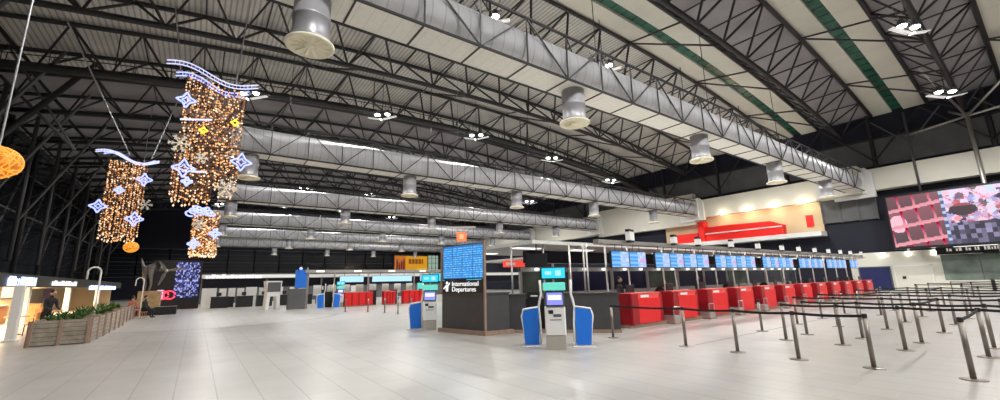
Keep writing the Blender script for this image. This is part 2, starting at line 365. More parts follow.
# ---------------------------------------------------------------- air ducts in their lattice cages
def air_duct(Y, n, zbot=10.0):
    Yn = Y - 0.72; Yf = Y + 0.72; zt = zbot + 2.0; x0, x1 = 0.8, 54.25
    t = thing('air_duct', 'long galvanised air duct in a slim lattice cage, %s' % n, 'air duct', (0, 0, 0), 0, 'air ducts across the hall')
    c = MB(); r = 0.84; zc = zbot + 0.94; nx = 1; ns = 20
    v = []; f = []
    for x in (x0, x1): v += [(x, Y + 0.68 * math.cos(a), zc + r * math.sin(a)) for a in [2 * math.pi * i / ns for i in range(ns)]]
    f = [(i, (i + 1) % ns, ns + (i + 1) % ns, ns + i) for i in range(ns)] + [tuple(range(ns)), tuple(range(2 * ns - 1, ns - 1, -1))]
    c.add(v, f, True); part('duct_tube', c, duct_m, t)
    c = MB(); c.box(x0, x1, Yn + 0.02, Yf - 0.02, zbot, zbot + 0.06); part('soffit_panel', c, duct_panel, t, 'pale board soffit under the duct')
    for (yy, zz, rr) in ((Yn, zbot, 0.06), (Yf, zbot, 0.06), (Yn, zt, 0.07), (Yf, zt, 0.07)):
        c = MB(); c.bar((x0, yy, zz), (x1, yy, zz), rr, 6); part('cage_rail', c, steel, t)
    for yy in (Yn, Yf):
        c = MB(); L = 2.2; i = 0; x = x0
        while x + L <= x1 + .1:
            c.bar((x, yy, zbot), (x, yy, zt), 0.035, 4)
            c.bar((x, yy, zbot if i % 2 else zt), (x + L, yy, zt if i % 2 else zbot), 0.035, 4)
            x += L; i += 1
        part('cage_bracing', c, steel, t)
    x = x0
    while x < x1 - 1:
        c = MB(); c.bar((x, Yn, zbot - .01), (x, Yf, zbot - .01), 0.04, 4); part('soffit_bar', c, steel, t); x += 2.2
    c = MB(); x = x0
    while x < x1 - 1:
        c.bar((x, Yn, zt), (x + 2.2, Yf, zt), 0.035, 4); c.bar((x, Yn, zt), (x, Yf, zt), 0.04, 4); x += 2.2
    part('cage_top_bracing', c, steel, t)
    c = MB()
    for x in [4 + 10.6 * q for q in range(5)]:
        c.bar((x, Y, zt), (x, Y, roof_z(x) - 2.8), 0.022, 4)
    part('hanger_rod', c, steel, t)
DUCT_Y = (11.75, 29.4, 46.9, 64.4, 82.0, 99.5)
names = ('nearest the camera', 'second nearest', 'third nearest', 'fourth nearest', 'fifth nearest', 'farthest')
for Y, n in zip(DUCT_Y, names): air_duct(Y, n)

# drum diffusers hanging from the ducts
def diffuser():
    t = thing('drum_diffuser', '', 'air diffuser', (0, 0, 0), 0, 'drum diffusers under the ducts')
    c = MB(); c.lathe([(0.5, 1.56), (0.5, .9), (0.53, 0.88), (0.53, 0.82), (0.5, 0.8), (0.5, 0.3), (0.52, 0.22), (0.56, 0.1)], 28); part('drum', c, drum_m, t)
    c = MB(); c.lathe([(0.56, 0.12), (0.66, 0.07), (0.66, 0.0), (0.58, -0.02), (0.54, 0.05)], 28); part('rim', c, drum_face, t, 'flared cream rim')
    c = MB()
    c.ball((0, 0, 0.04), 0.16, 12, 6, 1, 1, .4)
    for i in range(12):
        a = 2 * math.pi * i / 12; ca, sa = math.cos(a), math.sin(a)
        c.add([(ca * .17 - sa * .03, sa * .17 + ca * .03, .05), (ca * .17 + sa * .03, sa * .17 - ca * .03, .05), (ca * .54 + sa * .05, sa * .54 - ca * .05, .05), (ca * .54 - sa * .05, sa * .54 + ca * .05, .05),
               (ca * .17 - sa * .03, sa * .17 + ca * .03, .0), (ca * .17 + sa * .03, sa * .17 - ca * .03, .03), (ca * .54 + sa * .05, sa * .54 - ca * .05, .03), (ca * .54 - sa * .05, sa * .54 + ca * .05, .0)],
              [(0, 1, 2, 3), (7, 6, 5, 4), (0, 4, 5, 1), (1, 5, 6, 2), (2, 6, 7, 3), (3, 7, 4, 0)])
    part('vane_grille', c, drum_face, t)
    return t
d0 = None
cols = ('in the leftmost column', 'in the second column from the left', 'in the middle column', 'in the fourth column from the left', 'in the rightmost column by the mezzanine')
rows = ('nearest', 'second nearest', 'third', 'fourth', 'fifth', 'farthest')
for r, Y in enumerate(DUCT_Y):
    for c_, X in enumerate((1.97, 12.8, 23.5, 34.2, 45.2)):
        lab = 'silver drum diffuser under the %s air duct, %s' % (rows[r], cols[c_])
        if d0 is None: d0 = diffuser(); d0.location = (X, Y, 8.45); d0['label'] = lab
        else: copy(d0, (X, Y, 8.45), 0, lab)

# floodlight clusters under the roof trusses
def flood():
    t = thing('floodlight_cluster', '', 'floodlight', (0, 0, 0), 0, 'floodlight clusters under the roof')
    c = MB(); c.bar((-0.9, 0, .25), (0.9, 0, .25), 0.04, 6); c.bar((-.5, 0, .25), (-.9, 0, 1.1), .025, 5); c.bar((.5, 0, .25), (.9, 0, 1.1), .025, 5); part('mounting_bar', c, steel_g, t)
    c = MB(); c.bar((0, 0, .25), (0, 0, 4.5), .03, 5); part('hanger_rod', c, steel, t)
    for sx in (-1, 1):
        c = MB(); c.lathe([(0.12, .32), (.14, .2), (.26, .02), (.28, -.08), (.25, -.1)], 14, sx * .48, 0, 0); h = part('lamp_head', c, steel_g, t)
        c = MB(); c.ball((sx * .48, 0, -.12), .24, 12, 6, 1, 1, .55); part('lens', c, e_white, h, 'glowing white lens')
        c = MB(); c.prism([(sx * .12, -.62), (sx * 1.35, -.38), (sx * 1.35, -.34), (sx * .12, -.57)], -.16, .16); part('reflector_wing', c, e_wing, t, 'thin white reflector wing')
        c = MB(); c.bar((sx * .7, 0, .25), (sx * 1.0, 0, -.42), .018, 4); part('wing_rod', c, steel_g, t)
    return t
f0 = None
ycol = {-14.0: 'behind the camera', 3.3: 'nearest row', 17.9: 'second row', 35.3: 'third row', 52.8: 'fourth row', 70.2: 'fifth row', 87.7: 'farthest row'}
xcol = ('leftmost', 'second from the left', 'middle', 'second from the right', 'rightmost')
for ly in LAMP_Y[1:]:
    for i, lx in enumerate(LAMP_X):
        lab = 'twin floodlights with white reflector wings, %s, %s of its row' % (ycol[ly], xcol[i])
        z = lamp_z(lx)
        if f0 is None: f0 = flood(); f0.location = (lx, ly, z); f0['label'] = lab; f0.rotation_euler = (0, 0, -.5)
        else: copy(f0, (lx, ly, z), -0.55 + 0.2 * random.uniform(-1, 1), lab)

# ---------------------------------------------------------------- left wall: dark glazing with columns
mb = MB(); mb.box(XL - .5, XL, YN, YB, 0, 18.6); struct('wall_left', mb, glass_d)
mb = MB(); mb.box(XL, XR + 2, YN - .5, YN, 0, 22); struct('wall_near', mb, wallgrey)
for i in range(12):
    y = 14 + 8.0 * i
    t = thing('lattice_column', 'dark steel lattice column against the left glass wall, %s from the camera' % ORD[i], 'column', (XL + 1.0, y, 0), 0, 'columns along the left wall')
    c = MB(); c.bar((0, 0, 0), (0, 0, 17.6), .22, 8); part('post', c, steel, t)
    c = MB(); c.bar((1.6, 0, 4.5), (1.6, 0, 17.8), .16, 8); part('post', c, steel_g, t)
    c = MB()
    for q in range(8):
        z = 4.5 + q * 1.65; c.bar((0, 0, z), (1.6, 0, z), .06, 5); c.bar((0, 0, z), (1.6, 0, z + 1.65), .06, 5)
    part('lacing', c, steel, t)
    c = MB(); c.bar((1.6, 0, 8), (6.2, 0, 17.9), .12, 6); c.bar((0, .2, 5), (0, 8, 17), .09, 5); part('brace', c, steel_g, t)
    c = MB(); c.bar((0, 0, 9.5), (0, 8, 9.5), .1, 5); c.bar((0, 0, 13.5), (0, 8, 13.5), .08, 5); part('tie_rail', c, steel_g, t)

for i, (p, q, rr) in enumerate((((-12.05, 40, 16.1), (-7.9, 40, 11.57), .1), ((-7.9, 40, 17.9), (-15.5, 40, 5.0), .2))):
    c = MB(); c.bar(p, q, rr, 8); c.bar(q if i == 0 else p, (p[0] if i == 0 else p[0] + .3, 40, 18.4), rr * .7, 8)
    solo('wall_strut', c, [steel_g, steel][i], ('light grey diagonal strut high on the left above the large wicker ball', 'thick dark diagonal strut leaning from the left wall to the roof')[i], 'strut')
# far wall: dark windows with mullions
mb = MB(); mb.box(XL, XR + 2, YB, YB + .5, 0, 22); struct('wall_back', mb, navy_d)
for i in range(14):
    x0 = XL + 1 + i * 5.0
    c = MB(); c.box(x0 + .12, x0 + 4.88, YB - .12, YB - .04, 4.4, 9.8); o = struct('window_%d' % (i + 1), c, glass_d)
    f = MB()
    for xx in (x0, x0 + 5): f.box(xx - .07, xx + .07, YB - .22, YB - .02, 4.2, 10)
    for zz in (4.3, 7.2, 9.9): f.box(x0, x0 + 5, YB - .2, YB - .02, zz - .06, zz + .06)
    for q in range(6): f.box(x0 + .1, x0 + 4.9, YB - .16, YB - .12, 5.0 + q * .75, 5.04 + q * .75)
    p = part('window_frame', f, steel_g, o)

# ---------------------------------------------------------------- right wall
mb = MB(); mb.box(XR, XR + 1.5, YN, YB, 0, 19); struct('wall_right', mb, navy_d)
def fascia(n, y0, y1, z0, z1, d=1.1):
    c = MB(); c.box(XR - d, XR, y0, y1, z0, z1); c.box(XR - d - .05, XR, y0, y1, z0 - .15, z0); return struct('trim_%d' % n, c, cream)
fascia(1, -20, 11.0, 10.15, 12.2)
fascia(2, 15.3, 29.0, 9.85, 12.1)
fascia(3, 29.3, 46.5, 9.0, 13.2)
fascia(4, 47.5, 63.5, 9.3, 12.6); fascia(5, 65.5, 81.5, 9.3, 12.4); fascia(6, 83.5, 99, 9.3, 12.4)
c = MB(); c.box(XR - 2.2, XR, 11.2, 15.1, 9.7, 12.6); struct('trim_7', c, cream)
# clerestory band of grey panes above the fascias
for i in range(14):
    y0 = -6 + 8.0 * i
    c = MB(); c.box(XR - .25, XR - .15, y0 + .2, y0 + 7.8, 12.6, 15.4); o = struct('window_%d' % (20 + i), c, wallgrey)
    f = MB(); f.box(XR - .4, XR - .1, y0 - .12, y0 + .12, 12.2, 18); f.box(XR - .4, XR - .1, y0, y0 + 8, 15.3, 15.5); f.bar((XR - .5, y0, 13), (XR - .5, y0 + 4, 17.6), .08, 5); f.bar((XR - .5, y0 + 8, 13), (XR - .5, y0 + 4, 17.6), .08, 5)
    part('window_frame', f, steel, o)
# white duct outlets meeting the right wall
for i, Y in enumerate(DUCT_Y[:4]):
    c = MB(); c.prism([(Y - 1.5, 9.3), (Y + 1.9, 9.3), (Y + 1.9, 12.4), (Y - 1.0, 12.4), (Y - 1.5, 11.8)], 54.55, 55.0, 0); c.box(54.3, 54.55, Y - .9, Y + .9, 9.7, 12.3)
    solo('duct_end_plenum', c, white, 'white boxed plenum closing the %s air duct at the right wall' % rows[i], 'duct end box')
# grey louvred windows between fascias, above the dark band
c = MB(); c.box(XR - .3, XR - .1, 10.6, 15.3, 7.2, 10.0); o = struct('window_40', c, glass_g and wallgrey)
f = MB()
for y in (10.6, 12.1, 13.6, 15.2): f.box(XR - .4, XR - .1, y - .05, y + .05, 7.1, 10.1)
part('window_frame', f, steel_g, o)
# lit mezzanine shop
c = MB(); c.box(XR - .2, XR - .05, 15.3, 29.2, 6.2, 9.9); struct('wall_mezzanine', c, beige)
c = MB(); c.box(XR - 1.8, XR, 15.2, 46, 5.85, 6.35); struct('trim_8', c, white)
c = MB(); c.box(XR - .2, XR - .05, 29.2, 34.5, 6.3, 9.0); struct('wall_mezzanine_left', c, beige)
t = thing('shop_canopy', 'long red shop canopy on the lit mezzanine of the right wall', 'canopy', (XR - 1.2, 0, 6.35))
c = MB(); c.prism([(19.0, 0), (28.1, 0), (28.1, 1.9), (25.0, 1.9), (20.2, 1.75), (18.9, 1.2)], 0, 1.0, 0); part('canopy_front', c, redpaint, t)
c = MB(); c.box(-.12, 1.0, 19.0, 28.1, .95, 1.08); part('canopy_ledge', c, white, t, 'pale ledge line across the canopy')
c = MB(); c.box(-.3, 1.0, 28.15, 28.9, -.1, 2.7); part('canopy_post', c, redpaint, t)
c = MB(); c.box(0, 1.0, 29.2, 33.0, 0, 1.3); part('canopy_return', c, redpaint, t)
t = thing('shop_banner', 'small red panel beside the mezzanine corner, right of the red canopy', 'banner', (XR - .2, 16.5, 7.0))
c = MB(); c.box(-.06, 0, -.35, .35, 0, 1.3); part('panel', c, redpaint, t); c = MB(); c.box(-.03, 0.02, -.4, .4, 1.3, 1.36); part('rail', c, steel_g, t)

# ground floor of the right wall
c = MB(); c.box(XR - .35, XR - .05, 4.3, 13.6, 0, 3.75); struct('wall_right_lower', c, cream)
c = MB(); c.box(XR - .42, XR - .36, 10.6, 12.9, .05, 2.25); o = struct('door_1', c, navy)
f = MB(); f.box(XR - .46, XR - .36, 10.5, 10.6, 0, 2.35); f.box(XR - .46, XR - .36, 12.9, 13.0, 0, 2.35); f.box(XR - .46, XR - .36, 10.5, 13, 2.25, 2.35); part('door_frame', f, steel_g, o)
c = MB(); c.box(XR - .42, XR - .36, 7.7, 10.2, .05, 2.3); o = struct('door_2', c, cream); f = MB(); f.box(XR - .5, XR - .42, 9.5, 9.75, 1.1, 1.35); part('door_handle', f, black, o)
f = MB(); f.box(XR - .44, XR - .36, 7.6, 7.7, 0, 2.4); f.box(XR - .44, XR - .36, 10.2, 10.3, 0, 2.4); f.box(XR - .44, XR - .36, 7.6, 10.3, 2.3, 2.4); part('door_frame', f, white, o)
c = MB(); c.box(XR - .5, XR - .05, -14, 4.25, 0, .9); c.box(XR - .5, XR - .05, 4.0, 7.0, 0, .9); struct('trim_9', c, cream)
for i in range(8):
    y0 = 6.95 - 2.4 * (i + 1)
    c = MB(); c.box(XR - .45, XR - .4, y0 + .04, y0 + 2.36, .9, 3.2); o = struct('window_%d' % (50 + i), c, glass_g)
    f = MB(); f.box(XR - .5, XR - .38, y0 - .04, y0 + .04, .9, 3.2); part('window_frame', f, steel_g, o)
t = thing('shop_sign', 'long black sign board above the glass shop front under the giant screen', 'sign', (XR - .55, 0, 3.25))
c = MB(); c.box(-.1, .1, -14, 7.1, 0, .75); part('board', c, black, t)
c = MB()
random.seed(3)
y = 6.4
while y > 1.0:
    wd = random.uniform(.08, .16)
    if random.random() < .85: c.box(-.13, -.1, y - wd, y, .25, .25 + random.choice((.22, .3)))
    y -= wd + .07
part('lettering', c, em('dim_sign_letter', (.8, .75, .65), .45), t)
t = thing('light_bar', 'bright white light bar mounted below the giant screen', 'light', (XR - .8, 4.6, 3.85))
c = MB(); c.box(-.1, .1, -1.3, 1.3, 0, .16); part('diffuser', c, e_soft, t); c = MB(); c.box(-.12, .5, -1.35, 1.35, .16, .24); part('housing', c, steel_g, t)

# giant screen
def lcol(a, b, t): return tuple(a[i] * (1 - t) + b[i] * t for i in range(3))
random.seed(11)
blobs = [(random.uniform(.47, 1), random.uniform(0, 1), random.uniform(.006, .035), random.choice([(.9, .3, .35), (.35, .35, .7), (.75, .65, .95), (.05, .03, .06), (.5, .12, .14), (.55, .7, .85), (.85, .55, .65), (.2, .1, .15), (.8, .6, .75)])) for _ in range(330)]
def giant(u, v):
    if u < .44:
        uu = u / .44
        row = (v - .12 * uu) * 3.0; colm = (uu + .12 * v) * 3.3
        fr, fc = row % 1, colm % 1
        base = (.66, .2, .26)
        if fr < .2 or fc < .16: return lcol((.8, .34, .4), base, fr * 3)
        if (uu - .15) ** 2 / .03 + (v - .45) ** 2 / .03 < 1: return (.95, .5, .6)
        h = (math.sin(int(row) * 12.9 + int(colm) * 78.2) * 43758.5) % 1
        return lcol((.05, .04, .05), (.42, .14, .18), h * .5 + .2 * fr)
    if u < .475: return (.45, .55, .75) if int(v * 16) % 2 else (.08, .12, .25)
    if (u - .60) ** 2 / .011 + (v - .62) ** 2 / .013 < 1: return (.05, .03, .04) if (v - .62) < .07 else (.35, .07, .09)
    if v < .38 and u < .84:
        h = (math.sin(int(u * 26) * 3.1 + int(v * 12) * 7.7) * 9973.1) % 1
        return lcol((.03, .03, .05), (.35, .3, .5), h * h)
    c = (.80, .60, .88) if v > .75 else (.60, .40, .58)
    for bx, by, br, bc in blobs:
        if (u - bx) ** 2 / br ** 2 + (v - by) ** 2 / (br * 1.6) ** 2 < 1: c = bc
    if abs((u + v * .6) % .25) < .012: c = (.85, .2, .25)
    return c
t = thing('giant_screen', 'giant landscape LED screen with pink shop picture high on the right wall', 'screen', (XR - 2.4, 9.45, 4.0), -math.pi / 2)
c = MB(); c.box(-.12, 8.12, .06, .5, -.15, 5.05); part('housing', c, black, t)
link('display', picture('giant_display', 8.0, 4.8, 140, 60, giant, 0.95), t, (4.0, 0.04, .06))

# branching steel column in front of the right wall
t = thing('branching_column', 'slender grey steel column branching under the roof beside the giant screen', 'column', (54.3, 3.1, 0))
c = MB(); c.bar((0, 0, 0), (0, 0, 15.6), .15, 10); part('trunk', c, silver, t)
for (dx, dy, dz) in ((-6, 1.3, 2.9), (0.6, 3.6, -.4), (.6, -4, .6), (-3, -2.5, 1.7), (2.8, 1.8, 2)):
    c = MB(); c.bar((0, 0, 15.3), (dx * 1.15, dy * 1.15, 15.3 + dz * 1.1), .10, 8); part('branch', c, silver, t)
for (y, lab) in ((6.1, 'thin dark post between the screen edge and the fascia'), (-1.0, 'thin dark post in front of the right part of the fascia')):
    c = MB(); c.bar((0, 0, 9.3), (0, 0, 17.2), .1, 8); c.bar((0, 0, 14), (0, 2.5, 17), .06, 6); c.bar((0, 0, 14), (0, -2.5, 17), .06, 6); solo('support_post', c, steel_g, lab + ' on the right wall', 'post', (54.82, y + 1, 0))
# ---------------------------------------------------------------- bead chandeliers
def wave(x, L): return 0.28 * math.sin((x / L) * 2 * math.pi + 0.4)
def star4(c, R, r=0.05, s=(0, 0, 0)):
    """four pointed star outline drawn with tube"""
    pts = []
    for i in range(4):
        a0 = math.pi / 2 * i
        for q in range(5):
            u = q / 5; a = a0 + u * math.pi / 2
            rr = R * (1 - 0.50 * math.sin(u * math.pi) ** 0.8)
            pts.append((s[0] + rr * math.cos(a), s[1], s[2] + rr * math.sin(a)))
    for i in range(len(pts)): c.bar(pts[i], pts[(i + 1) % len(pts)], r, 5)
    return c
def flake(c, R, s):
    for i in range(6):
        a = math.pi / 3 * i; e = (s[0] + R * math.cos(a), s[1], s[2] + R * math.sin(a)); c.bar(s, e, .035, 4)
        for q in (.45, .75):
            b = (s[0] + R * q * math.cos(a), s[1], s[2] + R * q * math.sin(a))
            for da in (.7, -.7): c.bar(b, (b[0] + R * .3 * math.cos(a + da), s[1], b[2] + R * .3 * math.sin(a + da)), .03, 4)
    return c
def strand(parent, x, y, ztop, zbot, bright):
    c = MB(); c.m(3).bar((x, y, ztop), (x, y, zbot), .014, 3)
    z = ztop - random.uniform(0, .1)
    while z > zbot:
        q = random.random()
        c.m(0 if q < bright * .45 else 1 if q < bright * .7 else 2 if q < bright else 3)
        r = random.choice((.036, .046, .058)); c.octa((x + random.uniform(-.02, .02), y, z), r, r * 1.25)
        z -= random.uniform(.12, .19)
    c.m(0 if random.random() < .5 else 1).octa((x, y, zbot), .05, .08)
    part('bead_strand', c, [e_gold, e_pale, e_amber, b_brown], parent)
def wave_frame(c, L, z, tilt, dy, gap, thick=.05):
    for off in (0, gap):
        pts = [(-L / 2 + L * i / 24, dy, z + off + tilt * (i / 24 - .5) + wave(L * i / 24, L)) for i in range(25)]
        c.path(pts, thick, 6)
    for i in range(2, 24, 1):
        x = L * i / 24 - L / 2; zz = z + tilt * (i / 24 - .5) + wave(L * i / 24, L)
        c.bar((x, dy, zz), (x, dy, zz + gap), thick * .5, 4)
random.seed(5)
t = thing('bead_chandelier', 'tall gold bead chandelier in two tiers with neon stars, hanging nearest', 'chandelier', (-0.3, 26, 0), 0, 'festive bead chandeliers')
big = t
c = MB(); wave_frame(c, 4.15, 12.95, -.25, -.35, .2, .03); part('wave_frame', c, e_neonw, t, 'lilac neon wave frame')
c = MB(); wave_frame(c, 3.4, 12.75, -.2, .45, .2, .035); part('wave_frame', c, e_neon, t, 'blue neon wave frame behind')
for i in range(30):
    u = i / 29; x = -1.15 + 2.66 * u; y = .5 * math.sin(i * 2.399)
    zt = 12.8 - .15 * u + wave(2.0 + x, 4.15) * .6
    zb_ = 6.7 + random.uniform(-.3, .4) if u > .62 else 5.95 + random.uniform(-.2, .5)
    strand(t, x, y, zt, zb_, .6)
for i in range(3): strand(t, -1.25 + .12 * i, .1 * i, 9.0 - 1.0 * (i % 2), 6.1 + .35 * abs(i - 1), .6)
for i in range(22):
    u = i / 21; strand(t, -.18 + 1.12 * u, .4 * math.sin(i * 2.4), 5.6 + random.uniform(-.1, .1), 3.3 + random.uniform(0, .2), .8)
for (x, z, R) in ((-1.05, 11.27, .42), (-.8, 7.67, .48), (1.6, 8.35, .5), (-.02, 3.9, .26), (.8, 4.45, .26), (-.6, 7.0, .24)):
    c = MB(); star4(c, R, .045, (x, -.75, z)); star4(c, R * .45, .03, (x, -.75, z)); part('neon_star', c, e_neon, t, 'blue white four pointed neon star')
for (x, z, R) in ((-1.1, 8.93, .45), (1.05, 6.86, .5), (-.15, 8.3, .3), (.1, 4.9, .28)):
    c = MB(); flake(c, R, (x, -.7, z)); part('snowflake', c, snow, t, 'pale glitter snowflake')
for (x, z) in ((1.13, 10.5), (-.2, 9.8)):
    c = MB(); star4(c, .2, .05, (x, -.72, z)); part('small_star', c, e_yel, t, 'yellow star')
c = MB(); c.bar((-1.2, -.7, 10.2), (.12, -.7, 10.45), .05, 6); part('cross_tube', c, e_neonw, t); c = MB(); c.bar((-.5, -.7, 7.55), (.16, -.7, 7.6), .05, 6); part('cross_tube', c, e_neonw, t)
c = MB()
for k in range(3):
    rr = .34 + .14 * k
    c.path([(.12 + rr * math.cos(a), -.3 + rr * .6 * math.sin(a), 5.75 - .14 * k + .1 * math.sin(2 * a)) for a in [2 * math.pi * i / 20 for i in range(21)]], .045, 5)
part('wave_ring', c, e_neon, t, 'blue neon rings above the lower tier')
for (x, z, tx, ty, tz) in ((-1.5, 13.2, -2.6, 3.2, 19.9), (1.0, 13.0, 1.35, .7, 20.1)):
    c = MB(); c.bar((x, 0, z), (tx, ty, tz), .035, 6); part('hanging_cable', c, wire, t)

t = thing('bead_chandelier', 'short gold bead chandelier hanging farther back on the left', 'chandelier', (-4.75, 38, 0), 0, 'festive bead chandeliers')
c = MB(); wave_frame(c, 3.4, 10.8, -.25, -.4, .12, .04); part('wave_frame', c, e_neonw, t, 'lilac neon wave frame'); c = MB(); wave_frame(c, 2.8, 10.95, -.2, .4, .12, .04); part('wave_frame', c, e_neon, t, 'blue neon wave frame behind')
for i in range(34):
    u = i / 33; strand(t, -.95 + 2.0 * u, .5 * math.sin(i * 2.399), 10.6 - .05 * u, 5.25 + random.uniform(-.25, .25) + (.0 if u > .2 else .1), .62)
for (x, z, R) in ((-1.06, 7.27, .45), (1.05, 9.35, .45), (.83, 6.53, .5), (-.16, 8.46, .28)):
    c = MB(); star4(c, R, .055, (x, -.75, z)); star4(c, R * .4, .035, (x, -.75, z)); part('neon_star', c, e_neon, t, 'blue white four pointed neon star')
c = MB(); flake(c, .4, (1.28, -.5, 7.62)); part('snowflake', c, snow, t, 'pale glitter snowflake')
for (x, z, tx, ty, tz) in ((0, 11.2, -3.9, -5.2, 19.4), (1.2, 11.1, 2.9, 1, 19.8)):
    c = MB(); c.bar((x, 0, z), (tx, ty, tz), .04, 6); part('hanging_cable', c, wire, t)

# golden wicker balls
e_ring = em('wicker_band', (1.0, .42, .05), .8)
def wicker(name, loc, r, lab, top):
    t = thing('wicker_lantern', lab, 'lantern', loc, 0, 'glowing wicker balls')
    c = MB(); c.ball((0, 0, 0), r * .9, 20, 12, 1, 1, .86); part('glowing_core', c, wick, t, 'glowing amber core')
    c = MB(); random.seed(21)
    for i in range(16):
        ax = Vector((random.gauss(0, 1), random.gauss(0, 1), random.gauss(0, 1))).normalized(); a = ax.orthogonal().normalized(); b = ax.cross(a)
        pts = [(a * math.cos(q) + b * math.sin(q)) * r * .97 for q in [2 * math.pi * j / 28 for j in range(29)]]
        c.path([(p.x, p.y, p.z * .88) for p in pts], r * .035, 4)
    part('wicker_ring', c, e_ring, t)
    c = MB(); c.bar((0, 0, r * .85), top, .03, 6); part('hanging_cable', c, wire, t)
wick = mat('wicker_glow', (.6, .25, .03), .6, 0, (1.0, .36, .03), .75)
nt = wick.node_tree; n = nt.nodes.new('ShaderNodeTexVoronoi'); n.inputs['Scale'].default_value = 5.5; tc = nt.nodes.new('ShaderNodeTexCoord'); nt.links.new(tc.outputs['Object'], n.inputs['Vector'])
rp = nt.nodes.new('ShaderNodeValToRGB'); rp.color_ramp.elements[0].color = (1, .5, .1, 1); rp.color_ramp.elements[1].color = (.25, .04, .0, 1); rp.color_ramp.elements[1].position = .6
nt.links.new(n.outputs[0], rp.inputs[0]); nt.links.new(rp.outputs[0], nt.nodes['Principled BSDF'].inputs['Emission Color'])
wicker('a', (-5.12, 18, 5.5), .56, 'large glowing wicker ball hanging at the left edge', (0, 0, 14.0))
wicker('b', (-5.17, 50, 5.6), .56, 'glowing wicker ball far down the hall below the short chandelier', (0, 0, 14.3))

# ---------------------------------------------------------------- cafe on the left
t = thing('cafe_canopy', 'dark olive canopy with glowing signs over the cafe on the left', 'canopy', (-8.0, 0, 0))
c = MB(); c.box(1.0, 1.25, 22, 62, 2.0, 2.55); c.box(-3.0, 1.0, 21.8, 22.0, 2.0, 2.55); part('fascia', c, olive, t)
random.seed(9)
def letters(c, x, y0, y1, z, h):
    y = y0
    while y < y1:
        k = random.randint(0, 3); d = .05
        c.box(x, x + .04, y, y + d, z, z + h * .8)
        if k in (0, 2): c.box(x, x + .04, y, y + .2, z + h - d, z + h)
        if k in (1, 2): c.box(x, x + .04, y, y + .2, z, z + d)
        if k != 1: c.box(x, x + .04, y + .15, y + .2, z, z + h)
        else: c.box(x, x + .04, y, y + .18, z + h / 2, z + h / 2 + d)
        y += .34
c = MB(); letters(c, 1.27, 27.5, 31.5, 2.05, .42); part('lettering', c, e_wblue, t, 'blue white glowing letters')
c = MB(); letters(c, 1.27, 34.5, 40.5, 2.1, .3); part('lettering', c, e_sign, t, 'white glowing letters')
c = MB(); letters(c, 1.27, 45, 58, 1.85, .35); part('lettering', c, e_wblue, t, 'blue glowing letters')
c = MB(); c.box(-3.0, 1.2, 22, 62, 2.55, 2.6); part('roof_board', c, olive, t)
c = MB(); c.box(-3.0, 1.0, 22.0, 62, 2.48, 2.55); part('soffit', c, white, t)
for i, (x, y) in enumerate(((-5.25, 22.9), (-7.2, 32.5), (-7.3, 42.0), (-7.3, 53))):
    c = MB(); q_ = (.13, .15, .14, .14)[i]; c.cbox(-q_, q_, -q_, q_, 0, 2.0 if i == 0 else 2.48, .02); c.cbox(-q_ - .05, q_ + .05, -q_ - .05, q_ + .05, 0, .08, .02)
    solo('cafe_pillar', c, white, ('wide pale square pillar at the left edge of the photo', 'pale square pillar behind the planters', 'third pale pillar along the cafe', 'farthest pale pillar along the cafe')[i], 'pillar', (x, y, 0))
c = MB(); c.box(-11.0, -10.8, 22, 62, 0, 2.5); struct('wall_cafe', c, beige)
c = MB(); c.box(-10.8, -7.5, 62, 62.2, 0, 2.5); struct('wall_cafe_end', c, beige)
for i, (y0, y1) in enumerate(((30, 33), (36, 39.5), (43, 47))):
    t = thing('menu_board', 'lit menu board on the beige cafe wall, %s from the left' % ORD[i], 'menu board', (-10.75, y0, 1.35), 0, 'menu boards in the cafe')
    c = MB(); c.box(0, .06, 0, y1 - y0, 0, .9); part('frame', c, steel_g, t); c = MB(); c.box(.06, .08, .08, y1 - y0 - .08, .08, .82); part('panel', c, e_warm, t)
t = thing('cafe_counter', 'orange wooden service counter inside the cafe', 'counter', (-9.2, 26.0, 0))
c = MB(); c.box(-.4, .4, 0, 11, 0, 1.0); part('front', c, orange, t); c = MB(); c.box(-.5, .5, -.1, 11.1, 1.0, 1.06); part('worktop', c, white, t)
t = thing('display_cabinet', 'orange wooden cabinet with dark top standing behind the plants', 'cabinet', (-7.2, 33.5, 0))
c = MB(); c.box(-.4, .4, 0, 2.0, 0, 1.15); part('body', c, orange, t); c = MB(); c.box(-.42, .42, -.03, 2.03, 1.15, 1.95); part('cooler', c, black, t)
# cafe tables and chairs
def bistro_table(loc, lab):
    t = thing('cafe_table', lab, 'table', loc, 0, 'cafe tables'); c = MB(); c.lathe([(.36, 0), (.38, .01), (.38, .03), (.36, .04)], 20, 0, 0, .72); part('tabletop', c, orange, t)
    c = MB(); c.lathe([(.25, 0), (.25, .02), (.04, .05), (.035, .72)], 12); part('pedestal', c, black, t)
def chair(loc, rz, lab):
    t = thing('cafe_chair', lab, 'chair', loc, rz, 'cafe chairs')
    c = MB(); c.cbox(-.21, .21, -.2, .2, .43, .47); part('seat', c, orange, t)
    c = MB(); c.cbox(-.2, .2, .17, .21, .6, .9); part('backrest', c, orange, t)
    for x in (-.18, .18):
        for y in (-.17, .18):
            c = MB(); c.bar((x, y, 0), (x, y, .44 if y < 0 else .62), .017, 6); part('leg', c, black, t)
bistro_table((-6.0, 26.5, 0), 'round wooden cafe table behind the nearest planter')
bistro_table((-5.9, 31.5, 0), 'round wooden cafe table behind the middle planter'); bistro_table((-5.0, 36.0, 0), 'round wooden cafe table by the far planter')
chair((-6.9, 26.2, 0), 1.4, 'wooden cafe chair left of the nearest cafe table'); chair((-5.3, 25.6, 0), -2.0, 'wooden cafe chair right of the nearest cafe table')
